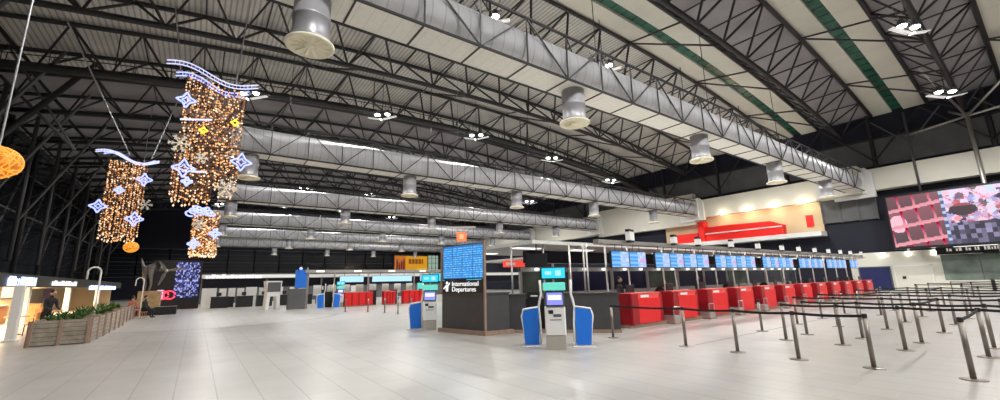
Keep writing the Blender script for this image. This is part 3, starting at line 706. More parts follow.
chair((-6.5, 32.3, 0), .4, 'wooden cafe chair left of the middle cafe table'); chair((-5.0, 31.0, 0), -2.2, 'wooden cafe chair right of the middle cafe table'); chair((-5.0, 37.0, 0), 0, 'wooden cafe chair behind the far cafe table')

# planters with plants
def planter(x0, x1, y0, y1, h, i, nm):
    t = thing('slatted_planter', '%s wooden slatted planter box edging the cafe' % nm, 'planter', ((x0 + x1) / 2, (y0 + y1) / 2, 0), 0, 'planters edging the cafe')
    hx, hy = (x1 - x0) / 2, (y1 - y0) / 2
    for (a, b, c1, d) in ((-hx, hx, -hy, -hy + .04), (-hx, hx, hy - .04, hy), (-hx, -hx + .04, -hy + .04, hy - .04), (hx - .04, hx, -hy + .04, hy - .04)):
        c = MB(); c.box(a, b, c1, d, 0.03, h); part('slat_panel', c, slat, t)
    c = MB()
    for q in range(int(hy * 2 / 1.3) + 1):
        y = -hy + .02 + q * (2 * hy - .04) / max(1, int(hy * 2 / 1.3)); c.box(hx, hx + .05, y - .04, y + .04, 0, h + .01); c.box(-hx - .05, -hx, y - .04, y + .04, 0, h + .01)
    for x in (-hx + .04, -.0, hx - .04): c.box(x - .04, x + .04, -hy - .05, -hy, 0, h + .01)
    part('batten', c, wood, t)
    c = MB(); c.box(-hx + .04, hx - .04, -hy + .04, hy - .04, h - .15, h - .08); part('soil', c, b_brown, t)
    n = (5, 8, 7)[i]
    for k in range(n):
        px = x0 + .35 + (x1 - x0 - .7) * random.random(); py = y0 + .3 + (y1 - y0 - .6) * (k + .5) / n; hh = random.uniform(.38, .6)
        c = MB()
        for q in range(46):
            a = random.uniform(0, 6.28); el = random.uniform(.1, 1.3); L = hh * random.uniform(.5, 1)
            d = Vector((math.cos(a) * math.cos(el), math.sin(a) * math.cos(el), math.sin(el))); s_ = Vector((-math.sin(a), math.cos(a), 0)) * .035; b = d * L * .3
            tip = d * L + Vector((0, 0, -.12 * L)); mid = d * L * .65 + Vector((0, 0, .02))
            c.add([b, mid + s_, tip, mid - s_], [(0, 1, 2, 3)])
        solo('potted_plant', c, leaf, 'leafy green plant, %s from the near end of the %s planter box' % (ORD[k], nm.lower()), 'plant', (px, py, h - .1), 0, 'plants in the %s planter' % nm.lower())
random.seed(31)
planter(-4.2, -2.78, 19.95, 22.6, .80, 0, 'Nearest'); planter(-4.2, -2.8, 22.9, 28.2, .80, 1, 'Middle'); planter(-4.3, -3.0, 28.6, 34.5, .80, 2, 'Farthest')
# white cane lamps
for i, (x, y, H_) in enumerate(((-3.3, 24.0, 2.7), (-2.75, 35.2, 2.5))):
    c = MB(); R_ = .2; pts = [(0, 0, 0), (0, 0, 1.0), (0, 0, H_ - R_)] + [(-R_ + R_ * math.cos(a), 0, H_ - R_ + R_ * math.sin(a)) for a in [math.pi * q / 10 for q in range(1, 11)]] + [(-2 * R_, 0, H_ - R_ - .3)]
    t = thing('cane_post', ('tall white cane shaped post rising from the planters', 'white cane shaped post at the far end of the planters')[i], 'post', (x, y, 0), .3, 'white cane posts')
    c.path(pts, .032, 8); part('hooked_tube', c, white, t); c = MB(); c.lathe([(.14, 0), (.14, .04), (.07, .06)], 14); part('base_plate', c, white, t)

# ---------------------------------------------------------------- people
def skinned(name, verts, edges, radii, material, parent=None, root=0, sub=1):
    me = bpy.data.meshes.new(name); me.from_pydata(verts, edges, []); me.materials.append(material)
    o = bpy.data.objects.new(name, me); COL.objects.link(o)
    sm = o.modifiers.new('skin', 'SKIN'); ss = o.modifiers.new('sub', 'SUBSURF'); ss.levels = ss.render_levels = sub
    sl = me.skin_vertices[0] if me.skin_vertices else None
    if sl is None: me.skin_vertices.new() if hasattr(me.skin_vertices, 'new') else None; sl = me.skin_vertices[0]
    for i, r in enumerate(radii): sl.data[i].radius = (r, r) if not isinstance(r, tuple) else r
    sl.data[root].use_root = True
    bpy.context.view_layer.update()
    me2 = bpy.data.meshes.new_from_object(o.evaluated_get(bpy.context.evaluated_depsgraph_get())); me2.name = name
    for p in me2.polygons: p.use_smooth = True
    me2.materials.clear(); me2.materials.append(material)
    bpy.data.objects.remove(o)
    n = bpy.data.objects.new(name, me2); COL.objects.link(n)
    if parent: n.parent = parent
    return n
def person(loc, rz, lab, seated=False, top=cloth_b, legs=cloth_b, lean=0.0):
    t = thing('person', lab, 'person', loc, rz)
    zh = .50 if seated else .92
    fx = -lean
    if seated:
        kn = [(-.12, -.45, .50), (.12, -.45, .50)]; an = [(-.12, -.42, .09), (.12, -.42, .09)]
    else:
        kn = [(-.11, -.02, .49), (.12, -.08, .49)]; an = [(-.12, .03, .09), (.14, 0.02, .09)]
    toe = [(a[0], a[1] - .17, .04) for a in an]
    sh = zh + .50
    V = [(0, 0, zh), (0, fx * .3, zh + .18), (0, fx * .7, zh + .36), (0, fx, sh), (0, fx * 1.1, sh + .08), (0, fx * 1.2 - .02, sh + .2),
         (-.10, 0, zh - .02), kn[0], an[0], toe[0], (.10, 0, zh - .02), kn[1], an[1], toe[1],
         (-.18, fx, sh - .02), (-.24, fx - .03, sh - .28), (-.16, fx - .25, sh - .38 if seated else sh - .42), (-.12, fx - .32, sh - .38 if seated else sh - .44),
         (.18, fx, sh - .02), (.24, fx - .03, sh - .28), (.16, fx - .25, sh - .38 if seated else sh - .42), (.12, fx - .32, sh - .38 if seated else sh - .44)]
    E = [(0, 1), (1, 2), (2, 3), (3, 4), (4, 5), (0, 6), (6, 7), (7, 8), (8, 9), (0, 10), (10, 11), (11, 12), (12, 13), (3, 14), (14, 15), (15, 16), (16, 17), (3, 18), (18, 19), (19, 20), (20, 21)]
    R_ = [(.16, .12), (.14, .11), (.16, .12), (.13, .10), .055, .05, .10, .065, .045, .04, .10, .065, .045, .04, .07, .048, .035, .03, .07, .048, .035, .03]
    b = skinned('body', V, E, R_, top, t)
    head = MB(); head.ball((0, fx * 1.2 - .03, sh + .26), .095, 14, 10, .85, 1, 1.22); head.ball((0, fx * 1.2 - .135, sh + .245), .02, 6, 4); 
    for s_ in (-1, 1): head.ball((s_ * .083, fx * 1.2 - .02, sh + .25), .025, 6, 4, .5, 1, 1.3)
    part('head', head, skin, t, 'bare face and ears')
    h = MB(); h.ball((0, fx * 1.2 + .0, sh + .30), .105, 14, 10, .9, 1, 1.0); part('hair', h, hair, t)
    for s_ in (-1, 1):
        hd = MB(); x = s_ * .12; y = fx - .34; z = sh - (.38 if seated else .44)
        hd.ball((x, y - .03, z), .042, 8, 6, .8, 1.1, .5)
        for q in range(4): hd.path([(x - .027 + q * .018, y - .06, z), (x - .03 + q * .02, y - .11, z - .01), (x - .03 + q * .02, y - .13 + .006 * abs(q - 1.5), z - .03)], .009, 5)
        hd.path([(x - s_ * .03, y - .02, z), (x - s_ * .06, y - .06, z), (x - s_ * .055, y - .09, z - .01)], .010, 5)
        part('hand', hd, skin, t)
    return t
person((-5.0, 25.6, 0), .9, 'person in black standing behind the nearest planter in the cafe', lean=.12)
person((-2.5, 34.5, 0), 1.2, 'person in dark clothes seated past the far end of the planters', seated=True)
person((-3.2, 35.6, 0), 2.6, 'person in a dusty pink top seated near the far cafe table', seated=True, top=cloth_r)
for (x, y, rz, lab) in ((-2.5, 34.5, 1.2, 'low wooden stool under the person in dark clothes'), (-3.2, 35.6, 2.6, 'low wooden stool under the person in pink')):
    t = thing('stool', lab, 'stool', (x, y, 0), rz); c = MB(); c.lathe([(.17, .36), (.18, .38), (.17, .41)], 16); part('seat', c, orange, t)
    for k in range(4):
        a = math.pi / 4 + k * math.pi / 2; c = MB(); c.bar((.15 * math.cos(a), .15 * math.sin(a), 0), (.12 * math.cos(a), .12 * math.sin(a), .37), .016, 6); part('leg', c, orange, t)
# people working in the check in island
for i, (x, y) in enumerate(((14.3, 11.2), (20.6, 11.3))):
    person((x, y, 0), 0.2, ('person in dark clothes standing behind the second red counter', 'person in dark clothes standing behind the fifth red counter')[i])

# ---------------------------------------------------------------- sculpture on a crate plinth
t = thing('plinth', 'tan wooden box plinth under the grey sculpture', 'plinth', (-2.6, 38.5, 0))
c = MB(); c.cbox(-.62, .62, -.6, .6, .55, 1.65, .03); part('box', c, crate_m, t); c = MB(); c.box(-.8, 1.6, -.8, .8, 0, .55); part('base', c, black, t)
t = thing('sculpture', 'grey humped figure sculpture with propeller blade arms on the wooden plinth', 'sculpture', (-2.5, 38.5, 1.65)); t.scale = (.56, .56, .56)
V = [(-.9, 0, 2.6), (-.6, 0, 2.95), (0, 0, 3.1), (.55, 0, 2.85), (1.0, 0, 2.55), (-.95, 0, 1.6), (-.75, .1, .7), (-.8, .1, 0), (-.3, -.1, 1.6), (-.2, -.1, .8), (-.35, -.1, 0), (-1.2, 0, 3.1), (-1.5, 0, 4.1)]
E_ = [(0, 1), (1, 2), (2, 3), (3, 4), (0, 5), (5, 6), (6, 7), (1, 8), (8, 9), (9, 10), (0, 11), (11, 12)]
skinned('body', V, E_, [.4, .5, .5, .42, .26, .2, .14, .13, .2, .14, .13, .18, .07], bronze, t)
for (a, L) in ((.2, 2.3), (2.15, 1.5), (-1.9, 1.9)):
    c = MB(); d = Vector((math.cos(a), 0, math.sin(a))); n_ = Vector((-math.sin(a), 0, math.cos(a))); o_ = Vector((1.15, -.25, 2.5))
    pts = [o_ + n_ * .08, o_ + d * L * .4 + n_ * .2, o_ + d * L + n_ * .05, o_ + d * L - n_ * .07, o_ + d * L * .4 - n_ * .2, o_ - n_ * .08]
    v = [p + Vector((0, -.04, 0)) for p in pts] + [p + Vector((0, .04, 0)) for p in pts]
    c.add(v, [tuple(range(6)), tuple(range(11, 5, -1))] + [(i, i + 6, (i + 1) % 6 + 6, (i + 1) % 6) for i in range(6)]); part('blade', c, bronze, t)
c = MB(); c.ball((1.15, -.3, 2.5), .2, 12, 8); part('hub', c, silver, t)

# dark shop block with neon advertising columns, far left centre
t = thing('neon_shop', 'dark kiosk with blue picture screens and red neon behind the sculpture', 'kiosk', (0.0, 47, 0))
c = MB(); c.box(-3.2, .3, 0, 2.5, 0, 4.3); part('body', c, black, t)
random.seed(13)
def neonad(u, v):
    h = (math.sin(int(u * 14) * 3.1 + int(v * 26) * 5.3 + int(v * 7)) * 9973.1) % 1
    if h > .72: return (.45, .5, .95)
    if h > .5: return (.12, .14, .55)
    return (.01, .01, .06)
link('display', picture('neon_ad_display', 1.2, 3.1, 14, 40, neonad, .8), t, (-1.0, -.04, 1.0)); link('display', picture('neon_ad_display', .5, 3.1, 6, 40, neonad, .8), t, (-.1, -.04, 1.0))
c = MB()
for i in range(4): c.path([(-3.3 + i * .45, -.1, .9 + .35 * math.sin(q * .8 + i)) if False else (-3.2 + i * .45 + .4 * math.cos(q * .5), -.1, 1.25 + .35 * math.sin(q * .5)) for q in range(13)], .06, 5)
part('neon_tube', c, e_redneon, t, 'red neon loops'); c = MB(); c.box(-2.7, -2.3, -.08, 0, .9, 1.7); part('light_box', c, e_neonw, t)

# ---------------------------------------------------------------- far concourse line at about 45 m
t = thing('concourse_fascia', 'long white fascia beam across the far end of the concourse', 'fascia', (0, 46, 0))
c = MB(); c.box(.3, 40, 0, .5, 2.62, 2.95); part('beam', c, white, t); c = MB(); c.box(.3, 40, .1, 1.2, 2.9, 3.05); part('roof_board', c, wallgrey, t)
c = MB(); c.box(.4, 40, .6, .7, 1.75, 2.6); part('dark_header', c, navy_d, t)
c = MB(); random.seed(4); x = .6
while x < 5.0:
    wd = random.uniform(.12, .3); c.box(x, x + wd, -.06, 0, 2.6, 2.6 + random.uniform(.2, .42)); x += wd + random.uniform(.03, .1)
part('lettering', c, e_sign, t, 'white lit letters')
c = MB(); c.box(2.6, 8.5, -.03, 0, 2.64, 2.93); part('light_strip', c, em('dim_strip', (1, 1, .95), .5), t)
c = MB()
for x in (5.5, 10.5, 15.5, 20.5, 26, 31): c.box(x - .08, x + .08, .1, .3, 0, 2.62)
part('post', c, steel_g, t)
c = MB(); c.box(.3, 40, 13.5, 13.8, 0, 2.9); struct('wall_concourse_back', c, wallgrey).location = (0, 46, 0)
for i, (a, b, z0, z1) in enumerate(((.45, 1.55, 0, 1.75), (1.75, 2.3, .95, 1.7), (2.45, 3.0, .95, 1.72), (3.15, 3.7, .95, 1.7), (3.85, 4.75, 0, 1.78), (4.95, 5.4, .9, 1.7), (5.6, 6.15, .95, 1.7), (6.35, 7.0, .9, 1.75), (7.6, 8.1, .8, 1.7), (8.4, 9.3, .95, 1.7), (10.1, 10.8, .3, 1.7), (11.2, 11.9, .6, 1.7), (12.4, 13.1, .3, 1.72), (13.6, 14.3, .6, 1.7))):
    tall = z0 == 0
    lab = 'white %s panel in the far desk line under the fascia, %s from the left' % ('full height' if tall else 'back', ORD[i])
    t = thing('partition_panel', lab, 'panel', ((a + b) / 2, 46.4, 0), 0, 'white panels of the far desk line')
    c = MB(); c.box((a - b) / 2, (b - a) / 2, 0, .08, z0, z1); part('panel', c, white, t)
    if not tall: c = MB(); c.box((a - b) / 2 + .05, (b - a) / 2 - .05, .02, .06, 0, z0); part('stand', c, black, t)
for i in range(7):
    x = 1.8 + i * 1.75
    if i == 1: x += .15
    t = thing('service_desk', 'black low service desk in the far concourse, %s from the left' % ORD[i], 'desk', (x, 45.3, 0), 0, 'black desks of the far concourse')
    c = MB(); c.cbox(-.65, .65, -.35, .35, 0, .95); part('body', c, black, t); c = MB(); c.cbox(-.7, .7, -.4, .4, .95, 1.0); part('worktop', c, dgrey, t)
    c = MB(); c.box(-.25, .1, -.05, 0, 1.05, 1.35); c.bar((-.08, 0, 1.0), (-.08, 0, 1.1), .03, 6); part('monitor', c, black, t)
# white walk-through stand in front
t = thing('information_stand', 'pale freestanding stand with a wide head in front of the far desks', 'stand', (4.95, 37.8, 0), .3)
c = MB(); c.prism([(-.55, 0), (-.3, 0), (-.25, 1.0), (.25, 1.0), (.3, 0), (.55, 0), (.5, 1.3), (.62, 2.2), (-.62, 2.2), (-.5, 1.3)], -.25, .25); part('frame', c, white, t)
c = MB(); c.box(-.5, .5, -.28, -.25, 1.35, 2.1); part('panel', c, wallgrey, t)
# blue totem kiosks at 36 m
t = thing('totem_sign', 'tall blue sign totem on a glass booth at the far self service area', 'sign totem', (6.3, 36, 0))
c = MB(); c.box(-.05, .75, -.15, .15, 1.6, 3.0); part('sign_panel', c, blue, t); c = MB(); c.bar((.8, 0, 0), (.8, 0, 3.2), .06, 6); part('pole', c, silver, t); c = MB(); c.box(-.5, .7, -.3, .3, 0, 1.55); part('booth', c, wallgrey, t); c = MB(); c.ball((.3, 0, 3.12), .12, 8, 6); part('lamp', c, e_neon, t)

def blue_kiosk(loc, rz, lab, mirror=1, s=1.0):
    """self service kiosk seen from its blue flank"""
    t = thing('self_service_kiosk', lab, 'kiosk', loc, rz, 'blue self service kiosks'); t.scale = (s, s, s)
    k = mirror
    c = MB(); c.prism([(k * -.19, .03), (k * .19, .03), (k * .19, .98), (k * -.2, .92), (k * -.25, .78)], -.04, .04); part('side_panel', c, blue, t, 'bright blue side panel')
    c = MB()
    c.path([(k * -.17, 0, .02), (k * -.23, 0, .5), (k * -.27, 0, .78), (k * -.22, 0, .95), (k * .2, 0, 1.01)], .028, 6)
    part('edge_trim', c, white, t, 'white curved edge trim')
    c = MB(); c.path([(k * .24, 0, .02), (k * .23, 0, .6), (k * .20, 0, 1.0), (k * .24, 0, 1.2), (k * .28, 0, 1.35), (k * .26, 0, 1.72)], .032, 6)
    part('upright', c, white, t, 'white curved upright')
    c = MB(); c.cbox(-.32, .32, -.22, .22, 0, .03, .02); part('base_plate', c, silver, t)
    c = MB(); c.prism([(k * -.18, .9), (k * .19, .96), (k * .19, 0.05), (k * -.18, .05)], .05, .36); part('rear_cabinet', c, dgrey, t)
    return t
blue_kiosk((7.47, 8.86, 0), -.72, 'blue flanked self service kiosk left of the white kiosk', 1)
blue_kiosk((8.44, 7.9, 0), -.72, 'blue flanked self service kiosk right of the white kiosk', -1)
blue_kiosk((6.98, 15.2, 0), -.5, 'blue flanked self service kiosk left of the podium', 1, 1.0)
blue_kiosk((8.0, 35.0, 0), -.3, 'far blue kiosk right of the blue totem', 1, 1.1); blue_kiosk((9.2, 35.0, 0), -.3, 'rightmost far blue kiosk beside the black desks', -1, 1.1)

def white_kiosk(loc, rz, lab, headmat, ext=True):
    t = thing('check_in_kiosk', lab, 'kiosk', loc, rz, 'white self check in kiosks')
    c = MB(); c.cbox(-.245, .245, -.02, .4, 0, .36, .015); part('base_cabinet', c, mat('kiosk_base', (.42, .39, .34), .5), t, 'grey beige base')
    c = MB(); c.cbox(-.26, .26, -.04, .4, .36, 1.06, .03); part('body', c, white, t)
    c = MB(); c.prism([(-.06, 1.06), (.05, 1.06), (.16, 1.42), (.10, 1.44)], -.24, .24, 0); part('screen_housing', c, dgrey, t)
    c = MB(); c.add([(-.2, -.05, 1.1), (.2, -.05, 1.1), (.2, .055, 1.4), (-.2, .055, 1.4)], [(0, 1, 2, 3)]); c.xf(Matrix.Translation((0, -.012, 0))); part('touch_screen', c, em('kiosk_screen', (.2, .22, .8), 1.0), t)
    c = MB(); c.add([(-.17, -.02, 1.22), (.17, -.02, 1.22), (.17, .02, 1.34), (-.17, .02, 1.34)], [(0, 1, 2, 3)]); c.xf(Matrix.Translation((0, -.024, 0))); part('screen_text_block', c, em('kiosk_screen_text', (.75, .75, 1), 1.0), t)
    c = MB(); c.box(-.15, .15, -.045, -.04, .72, .74); c.box(-.05, .15, -.046, -.04, .8, .87); part('card_slot', c, steel_g, t)
    c = MB(); c.box(-.17, -.05, -.055, -.04, .88, .97); part('reader', c, black, t)
    c = MB(); c.cbox(-.29, .29, .02, .12, 1.46, 1.66, .02); part('header', c, headmat, t, 'lit header')
    c = MB(); c.bar((0, .16, 1.0), (0, .16, 2.15 if ext else 1.6), .03, 6); part('pole', c, silver, t)
    if ext:
        c = MB(); c.cbox(-.33, .33, .08, .14, 1.74, 2.06, .02); h = part('top_monitor', c, black, t); c = MB(); c.box(-.3, .3, .065, .08, 1.77, 2.03); part('display', c, e_cyan, h, 'cyan display')
        c = MB(); c.box(-.22, -.05, .055, .065, 1.86, 1.95); c.box(.05, .2, .055, .065, 1.83, 1.97); part('display_logo', c, e_lblue, h)
    return t
white_kiosk((7.47, 7.92, 0), -.72, 'white self check in kiosk with cyan top monitor in the centre foreground', e_mint)
white_kiosk((7.22, 14.5, 0), -.5, 'white self check in kiosk beside the left end of the podium', e_mint)
white_kiosk((9.6, 35.5, 0), -.3, 'far white check in kiosk among the blue kiosks', e_mint)
white_kiosk((8.9, 14.0, 0), -.5, 'white self check in kiosk behind the podium', e_mint)

# ---------------------------------------------------------------- podium with departure board
P0 = Vector((7.73, 11.51, 0)); Pl = Vector((7.28, 13.6, 0))
dirL = (Pl - P0).normalized(); ang = math.atan2(dirL.y, dirL.x)       # along the left face
t = thing('information_podium', 'charcoal podium with wooden plinth and copper edge posts below the blue departure board', 'podium', P0, 0)
def along(a, b, z):  # a along the left face, b along the right face direction
    rdir = Vector((0.995, -.10, 0)); return dirL * a + rdir * b + Vector((0, 0, z))
def obl(c, a0, a1, b0, b1, z0, z1):
    v = [along(a, b, z) for z in (z0, z1) for (a, b) in ((a0, b0), (a0, b1), (a1, b1), (a1, b0))]
    return c.add(v, [(3, 2, 1, 0), (4, 5, 6, 7), (0, 1, 5, 4), (1, 2, 6, 5), (2, 3, 7, 6), (3, 0, 4, 7)])
c = MB(); obl(c, .03, 2.2, .03, .95, .14, 1.32); part('body', c, dgrey, t)
c = MB(); obl(c, -.06, 2.3, -.06, 1.05, 0, .14); part('plinth', c, wood, t, 'brown wooden plinth')
c = MB(); obl(c, 0, 2.23, 0, .98, 1.32, 1.36); part('top', c, dgrey, t)
c = MB(); obl(c, -.02, .04, -.02, .04, .14, 3.1); part('corner_post', c, wood, t, 'copper brown corner post')
c = MB(); obl(c, 2.18, 2.23, -.02, .04, 1.36, 3.0); part('corner_post', c, wood, t)
c = MB(); obl(c, .05, 2.18, .02, .10, 1.36, 1.80); part('sign_panel', c, black, t)
R = Matrix.Rotation(ang + math.pi, 4, 'Z')
b = thing('departure_board', 'blue flight departure board of stacked rows above the charcoal podium', 'display board', P0 + along(2.16, .02, 1.82), ang + math.pi)
c = MB(); c.box(0, 2.12, 0.0, .1, 0, 1.22); part('housing', c, black, b)
def fids(u, v):
    cx = (u * 4) % 1; rowi = int(v * 15); fr = (v * 15) % 1; rr = (v * 3) % 1
    if cx < .05 or rr < .05: return (.01, .06, .22)
    if v > .93: return (.04, .2, .55)
    if fr < .42: return (.02, .22, .70)
    h = (math.sin(int(u * 4) * 7.3 + rowi * 3.7 + int(cx * 8) * 1.9) * 9973) % 1
    return (.05, .42, .95) if h < .55 else (.25, .65, 1.0)
link('display', picture('fids_display', 2.04, 1.16, 96, 60, fids, 0.85), b, (1.06, -.02, .03))
tm = text_mesh('International', .2); tm.materials.append(e_sign); o = link('sign_text', tm, t); o.location = along(1.62, -.012, 1.60); o.rotation_euler = (math.pi / 2, 0, ang + math.pi); o.scale = (1.32, 1.15, 1)
tm = text_mesh('Departures', .2); tm.materials.append(e_sign); o = link('sign_text', tm, t); o.location = along(1.62, -.012, 1.41); o.rotation_euler = (math.pi / 2, 0, ang + math.pi); o.scale = (1.32, 1.15, 1)
c = MB(); c.ball((1.9 - 1.9, 0, 0), .06, 10, 6, 1, .3, 1); c.prism([(-.07, -.08), (.07, -.08), (.05, -.3), (-.05, -.3)], -.01, .01); c.bar((-.05, 0, -.1), (-.18, 0, -.2), .025, 5); c.bar((.05, 0, -.1), (.14, 0, 0), .025, 5)
p = part('sign_pictogram', c, e_sign, t, 'white person pictogram', along(1.87, -.02, 1.71)); p.rotation_euler = (0, 0, ang + math.pi)
# hanging orange sign and the dark hanging monitor
t = thing('hanging_sign', 'small orange square sign hanging above the departure board', 'sign', (11.9, 20, 4.02), -.6)
c = MB(); c.cbox(-.28, .28, -.08, .08, 0, .5, .02); part('panel', c, e_osign, t); c = MB(); c.box(-.12, .12, -.09, -.08, .12, .38); part('symbol', c, em('sign_symbol', (1, .5, .25), .9), t)
c = MB(); c.bar((-.2, 0, .55), (-.2, 0, 15.6), .012, 4); c.bar((.2, 0, .55), (.2, 0, 15.6), .012, 4); part('rod', c, steel_g, t)
c = MB(); c.box(-.8, .8, -.25, .25, .75, .8); part('lamp_plate', c, white, t)
t = thing('hanging_sign', 'red hanging sign board to the right of the departure board', 'sign', (16.0, 20.5, 2.6), -.4)
c = MB(); c.box(-.7, .7, -.03, .03, 0, .4); part('panel', c, em('red_sign', (1, .08, .05), .7), t); c = MB(); c.box(-.5, .1, -.04, -.03, .12, .28); part('symbol', c, white, t); c = MB(); c.bar((-.5, 0, .4), (-.5, 0, .46), .02, 5); c.bar((.5, 0, .4), (.5, 0, .46), .02, 5); part('rod', c, steel_g, t)
def hanging_monitor(x, y, z0, w_, h_, rz, lab, m_, ceil=3.3):
    t = thing('hanging_monitor', lab, 'monitor', (x, y, 0), rz); c = MB(); c.cbox(-w_ / 2, w_ / 2, -.05, .05, z0, z0 + h_, .015); part('screen', c, m_, t)
    c = MB(); c.bar((0, .0, z0 + h_), (0, 0, ceil), .025, 6); part('hanging_rod', c, black, t)
# ---------------------------------------------------------------- charcoal service counter behind the kiosks
a = Vector((8.75, 11.55, 0)); b_ = Vector((11.3, 8.9, 0)); d_ = (b_ - a).normalized(); L_ = (b_ - a).length; an_ = math.atan2(d_.y, d_.x)
t = thing('service_counter', 'long charcoal service counter with wooden plinth behind the centre kiosks', 'counter', a, an_)
for (x0, x1) in ((0, .55), (1.2, L_ - .02)):
    c = MB(); c.box(x0, x1, 0, .7, .1, 1.24); part('front_panel', c, dgrey, t)
c = MB(); c.box(.55, 1.2, .35, .7, .1, 1.1); part('recess', c, black, t)
c = MB(); c.box(-.03, L_, -.05, .72, 0, .1); part('plinth', c, wood, t, 'brown wooden plinth'); c = MB(); c.box(0, .55, -.03, .72, 1.24, 1.28); c.box(1.2, L_, -.03, .72, 1.24, 1.28); part('worktop', c, dgrey, t)
t = thing('ticket_printer', 'black ticket printer in the gap of the charcoal counter', 'printer', a + d_ * .85 + Vector((.32, .32, 1.1)), an_); c = MB(); c.cbox(-.25, .25, -.15, .15, 0, .26, .02); part('case', c, black, t); c = MB(); c.box(-.12, .12, -.17, -.15, .08, .12); part('paper_slot', c, white, t)
for i, (px_, py_, h_) in enumerate(((10.83, 10.6, 2.9), (11.3, 10.2, 3.1), (10.2, 11.3, 2.6), (11.9, 10.9, 3.05), (9.5, 12.3, 2.7))):
    t = thing('support_pole', 'pale round pole rising behind the charcoal counter, %s from the front' % ORD[i], 'pole', (px_, py_, 0), 0, 'poles behind the charcoal counter')
    c = MB(); c.bar((0, 0, 0), (0, 0, 3.03), .035, 8); part('shaft', c, silver, t); c = MB(); c.lathe([(.1, 0), (.1, .02), (.05, .04)], 12); part('base_plate', c, silver, t)
hanging_monitor(9.95, 11.4, 2.2, .78, .5, -.75, 'black blank monitor hanging above the left blue kiosk', black, 3.03)

# ---------------------------------------------------------------- check in hall canopy and gantry
c = MB(); c.box(9.6, 50, 11.2, 17.0, 3.03, 3.16); c.box(16.0, 50, 17.0, 24, 3.03, 3.16); struct('ceiling', c, mat('grey_soffit', (.62, .61, .59), .7, noise=.05))
for i in range(12):
    for j in range(3):
        x = 10.5 + i * 3.1 + (6 if j == 2 else 0); y = 12.6 + j * 3.0
        t = thing('ceiling_light', 'recessed light panel in the grey soffit, row %s, %s from the left' % (('one', 'two', 'three')[j], ORD[i]), 'ceiling light', (x, y, 2.97), 0, 'light panels in the grey soffit')
        c = MB(); c.box(-.6, .6, -.2, .2, 0, .03); part('diffuser', c, e_soft, t); c = MB(); c.box(-.65, .65, -.25, .25, .03, .06); part('frame', c, white, t)
t = thing('sign_gantry', 'long pale overhead gantry carrying the blue check in monitors', 'gantry', (0, 9.6, 0))
c = MB(); c.box(11.4, 43.2, .1, .34, 2.95, 3.12); part('beam', c, silver, t); c = MB(); c.box(11.4, 43.2, -.1, .05, 2.95, 3.0); part('rail', c, silver, t)
POSTX = (12.55, 13.9, 16.3, 17.2, 19.0, 20.8, 22.6, 24.2, 26.6, 29.0, 31.6, 34, 36.4, 38.8, 41.2, 43)
for x in POSTX: c = MB(); c.bar((x, .78, 0), (x, .78, 2.95), .035, 8); c.box(x - .04, x + .04, .2, .82, 2.95, 3.03); part('post', c, white, t)
def mon_pic(seed):
    def f(u, v):
        h = (math.sin(int(v * 9) * 3.3 + seed * 5.1 + int(u * 5)) * 9973) % 1
        if u < .5: return (.06, .38, .95) if (int(v * 12) % 3) else (.3, .6, 1.0)
        if seed % 2 and .3 < v < .6 and u > .6: return (.75, .45, .85)
        return (.42, .62, .98) if h < .6 else (.62, .76, 1.0)
    return f
PIC = [picture('monitor_display', .98, .56, 16, 14, mon_pic(s), .8) for s in range(2)]
spans = [(11.85, 2), (14.5, 4), (19.2, 4), (24.2, 4), (29.2, 4), (34.0, 4), (39.0, 2)]
k = 0
for gi, (x0, n) in enumerate(spans):
    for j in range(n):
        x = x0 + .52 + j * 1.03
        t = thing('check_in_monitor', 'blue check in monitor on the gantry, %s of the %s group from the left' % (ORD[j], ORD[gi]), 'monitor', (x, 9.55, 2.1), 0, 'blue check in monitors')
        c = MB(); c.cbox(-.51, .51, .0, .08, 0, .62, .01); part('housing', c, black, t)
        link('display', PIC[k % 2], t, (0, -.006, .03))
        c = MB(); c.bar((-.2, .05, .6), (-.2, .05, .88), .015, 5); c.bar((.2, .05, .6), (.2, .05, .88), .015, 5); part('hanging_rod', c, steel_g, t)
        k += 1
for i, x in enumerate((13.03, 15.96, 17.87, 20.93, 23.89, 27.0, 29.5, 32.2, 34.8, 37.3, 39.6, 42.3)):
    t = thing('gantry_box', 'small white equipment box on top of the gantry, %s from the left' % ORD[i], 'equipment box', (x, 9.55, 3.05), .2, 'white boxes on the gantry')
    s_ = 1.25 if i == 0 else 1
    c = MB(); c.cbox(-.15 * s_, .15 * s_, -.1, .1, .07, .07 + .26 * s_, .02); part('case', c, white, t); c = MB(); c.box(-.13 * s_, .13 * s_, -.08, .08, 0, .07); c.box(-.16 * s_, .16 * s_, -.08, .08, .07 + .26 * s_, .16 + .26 * s_); part('bracket', c, black, t)

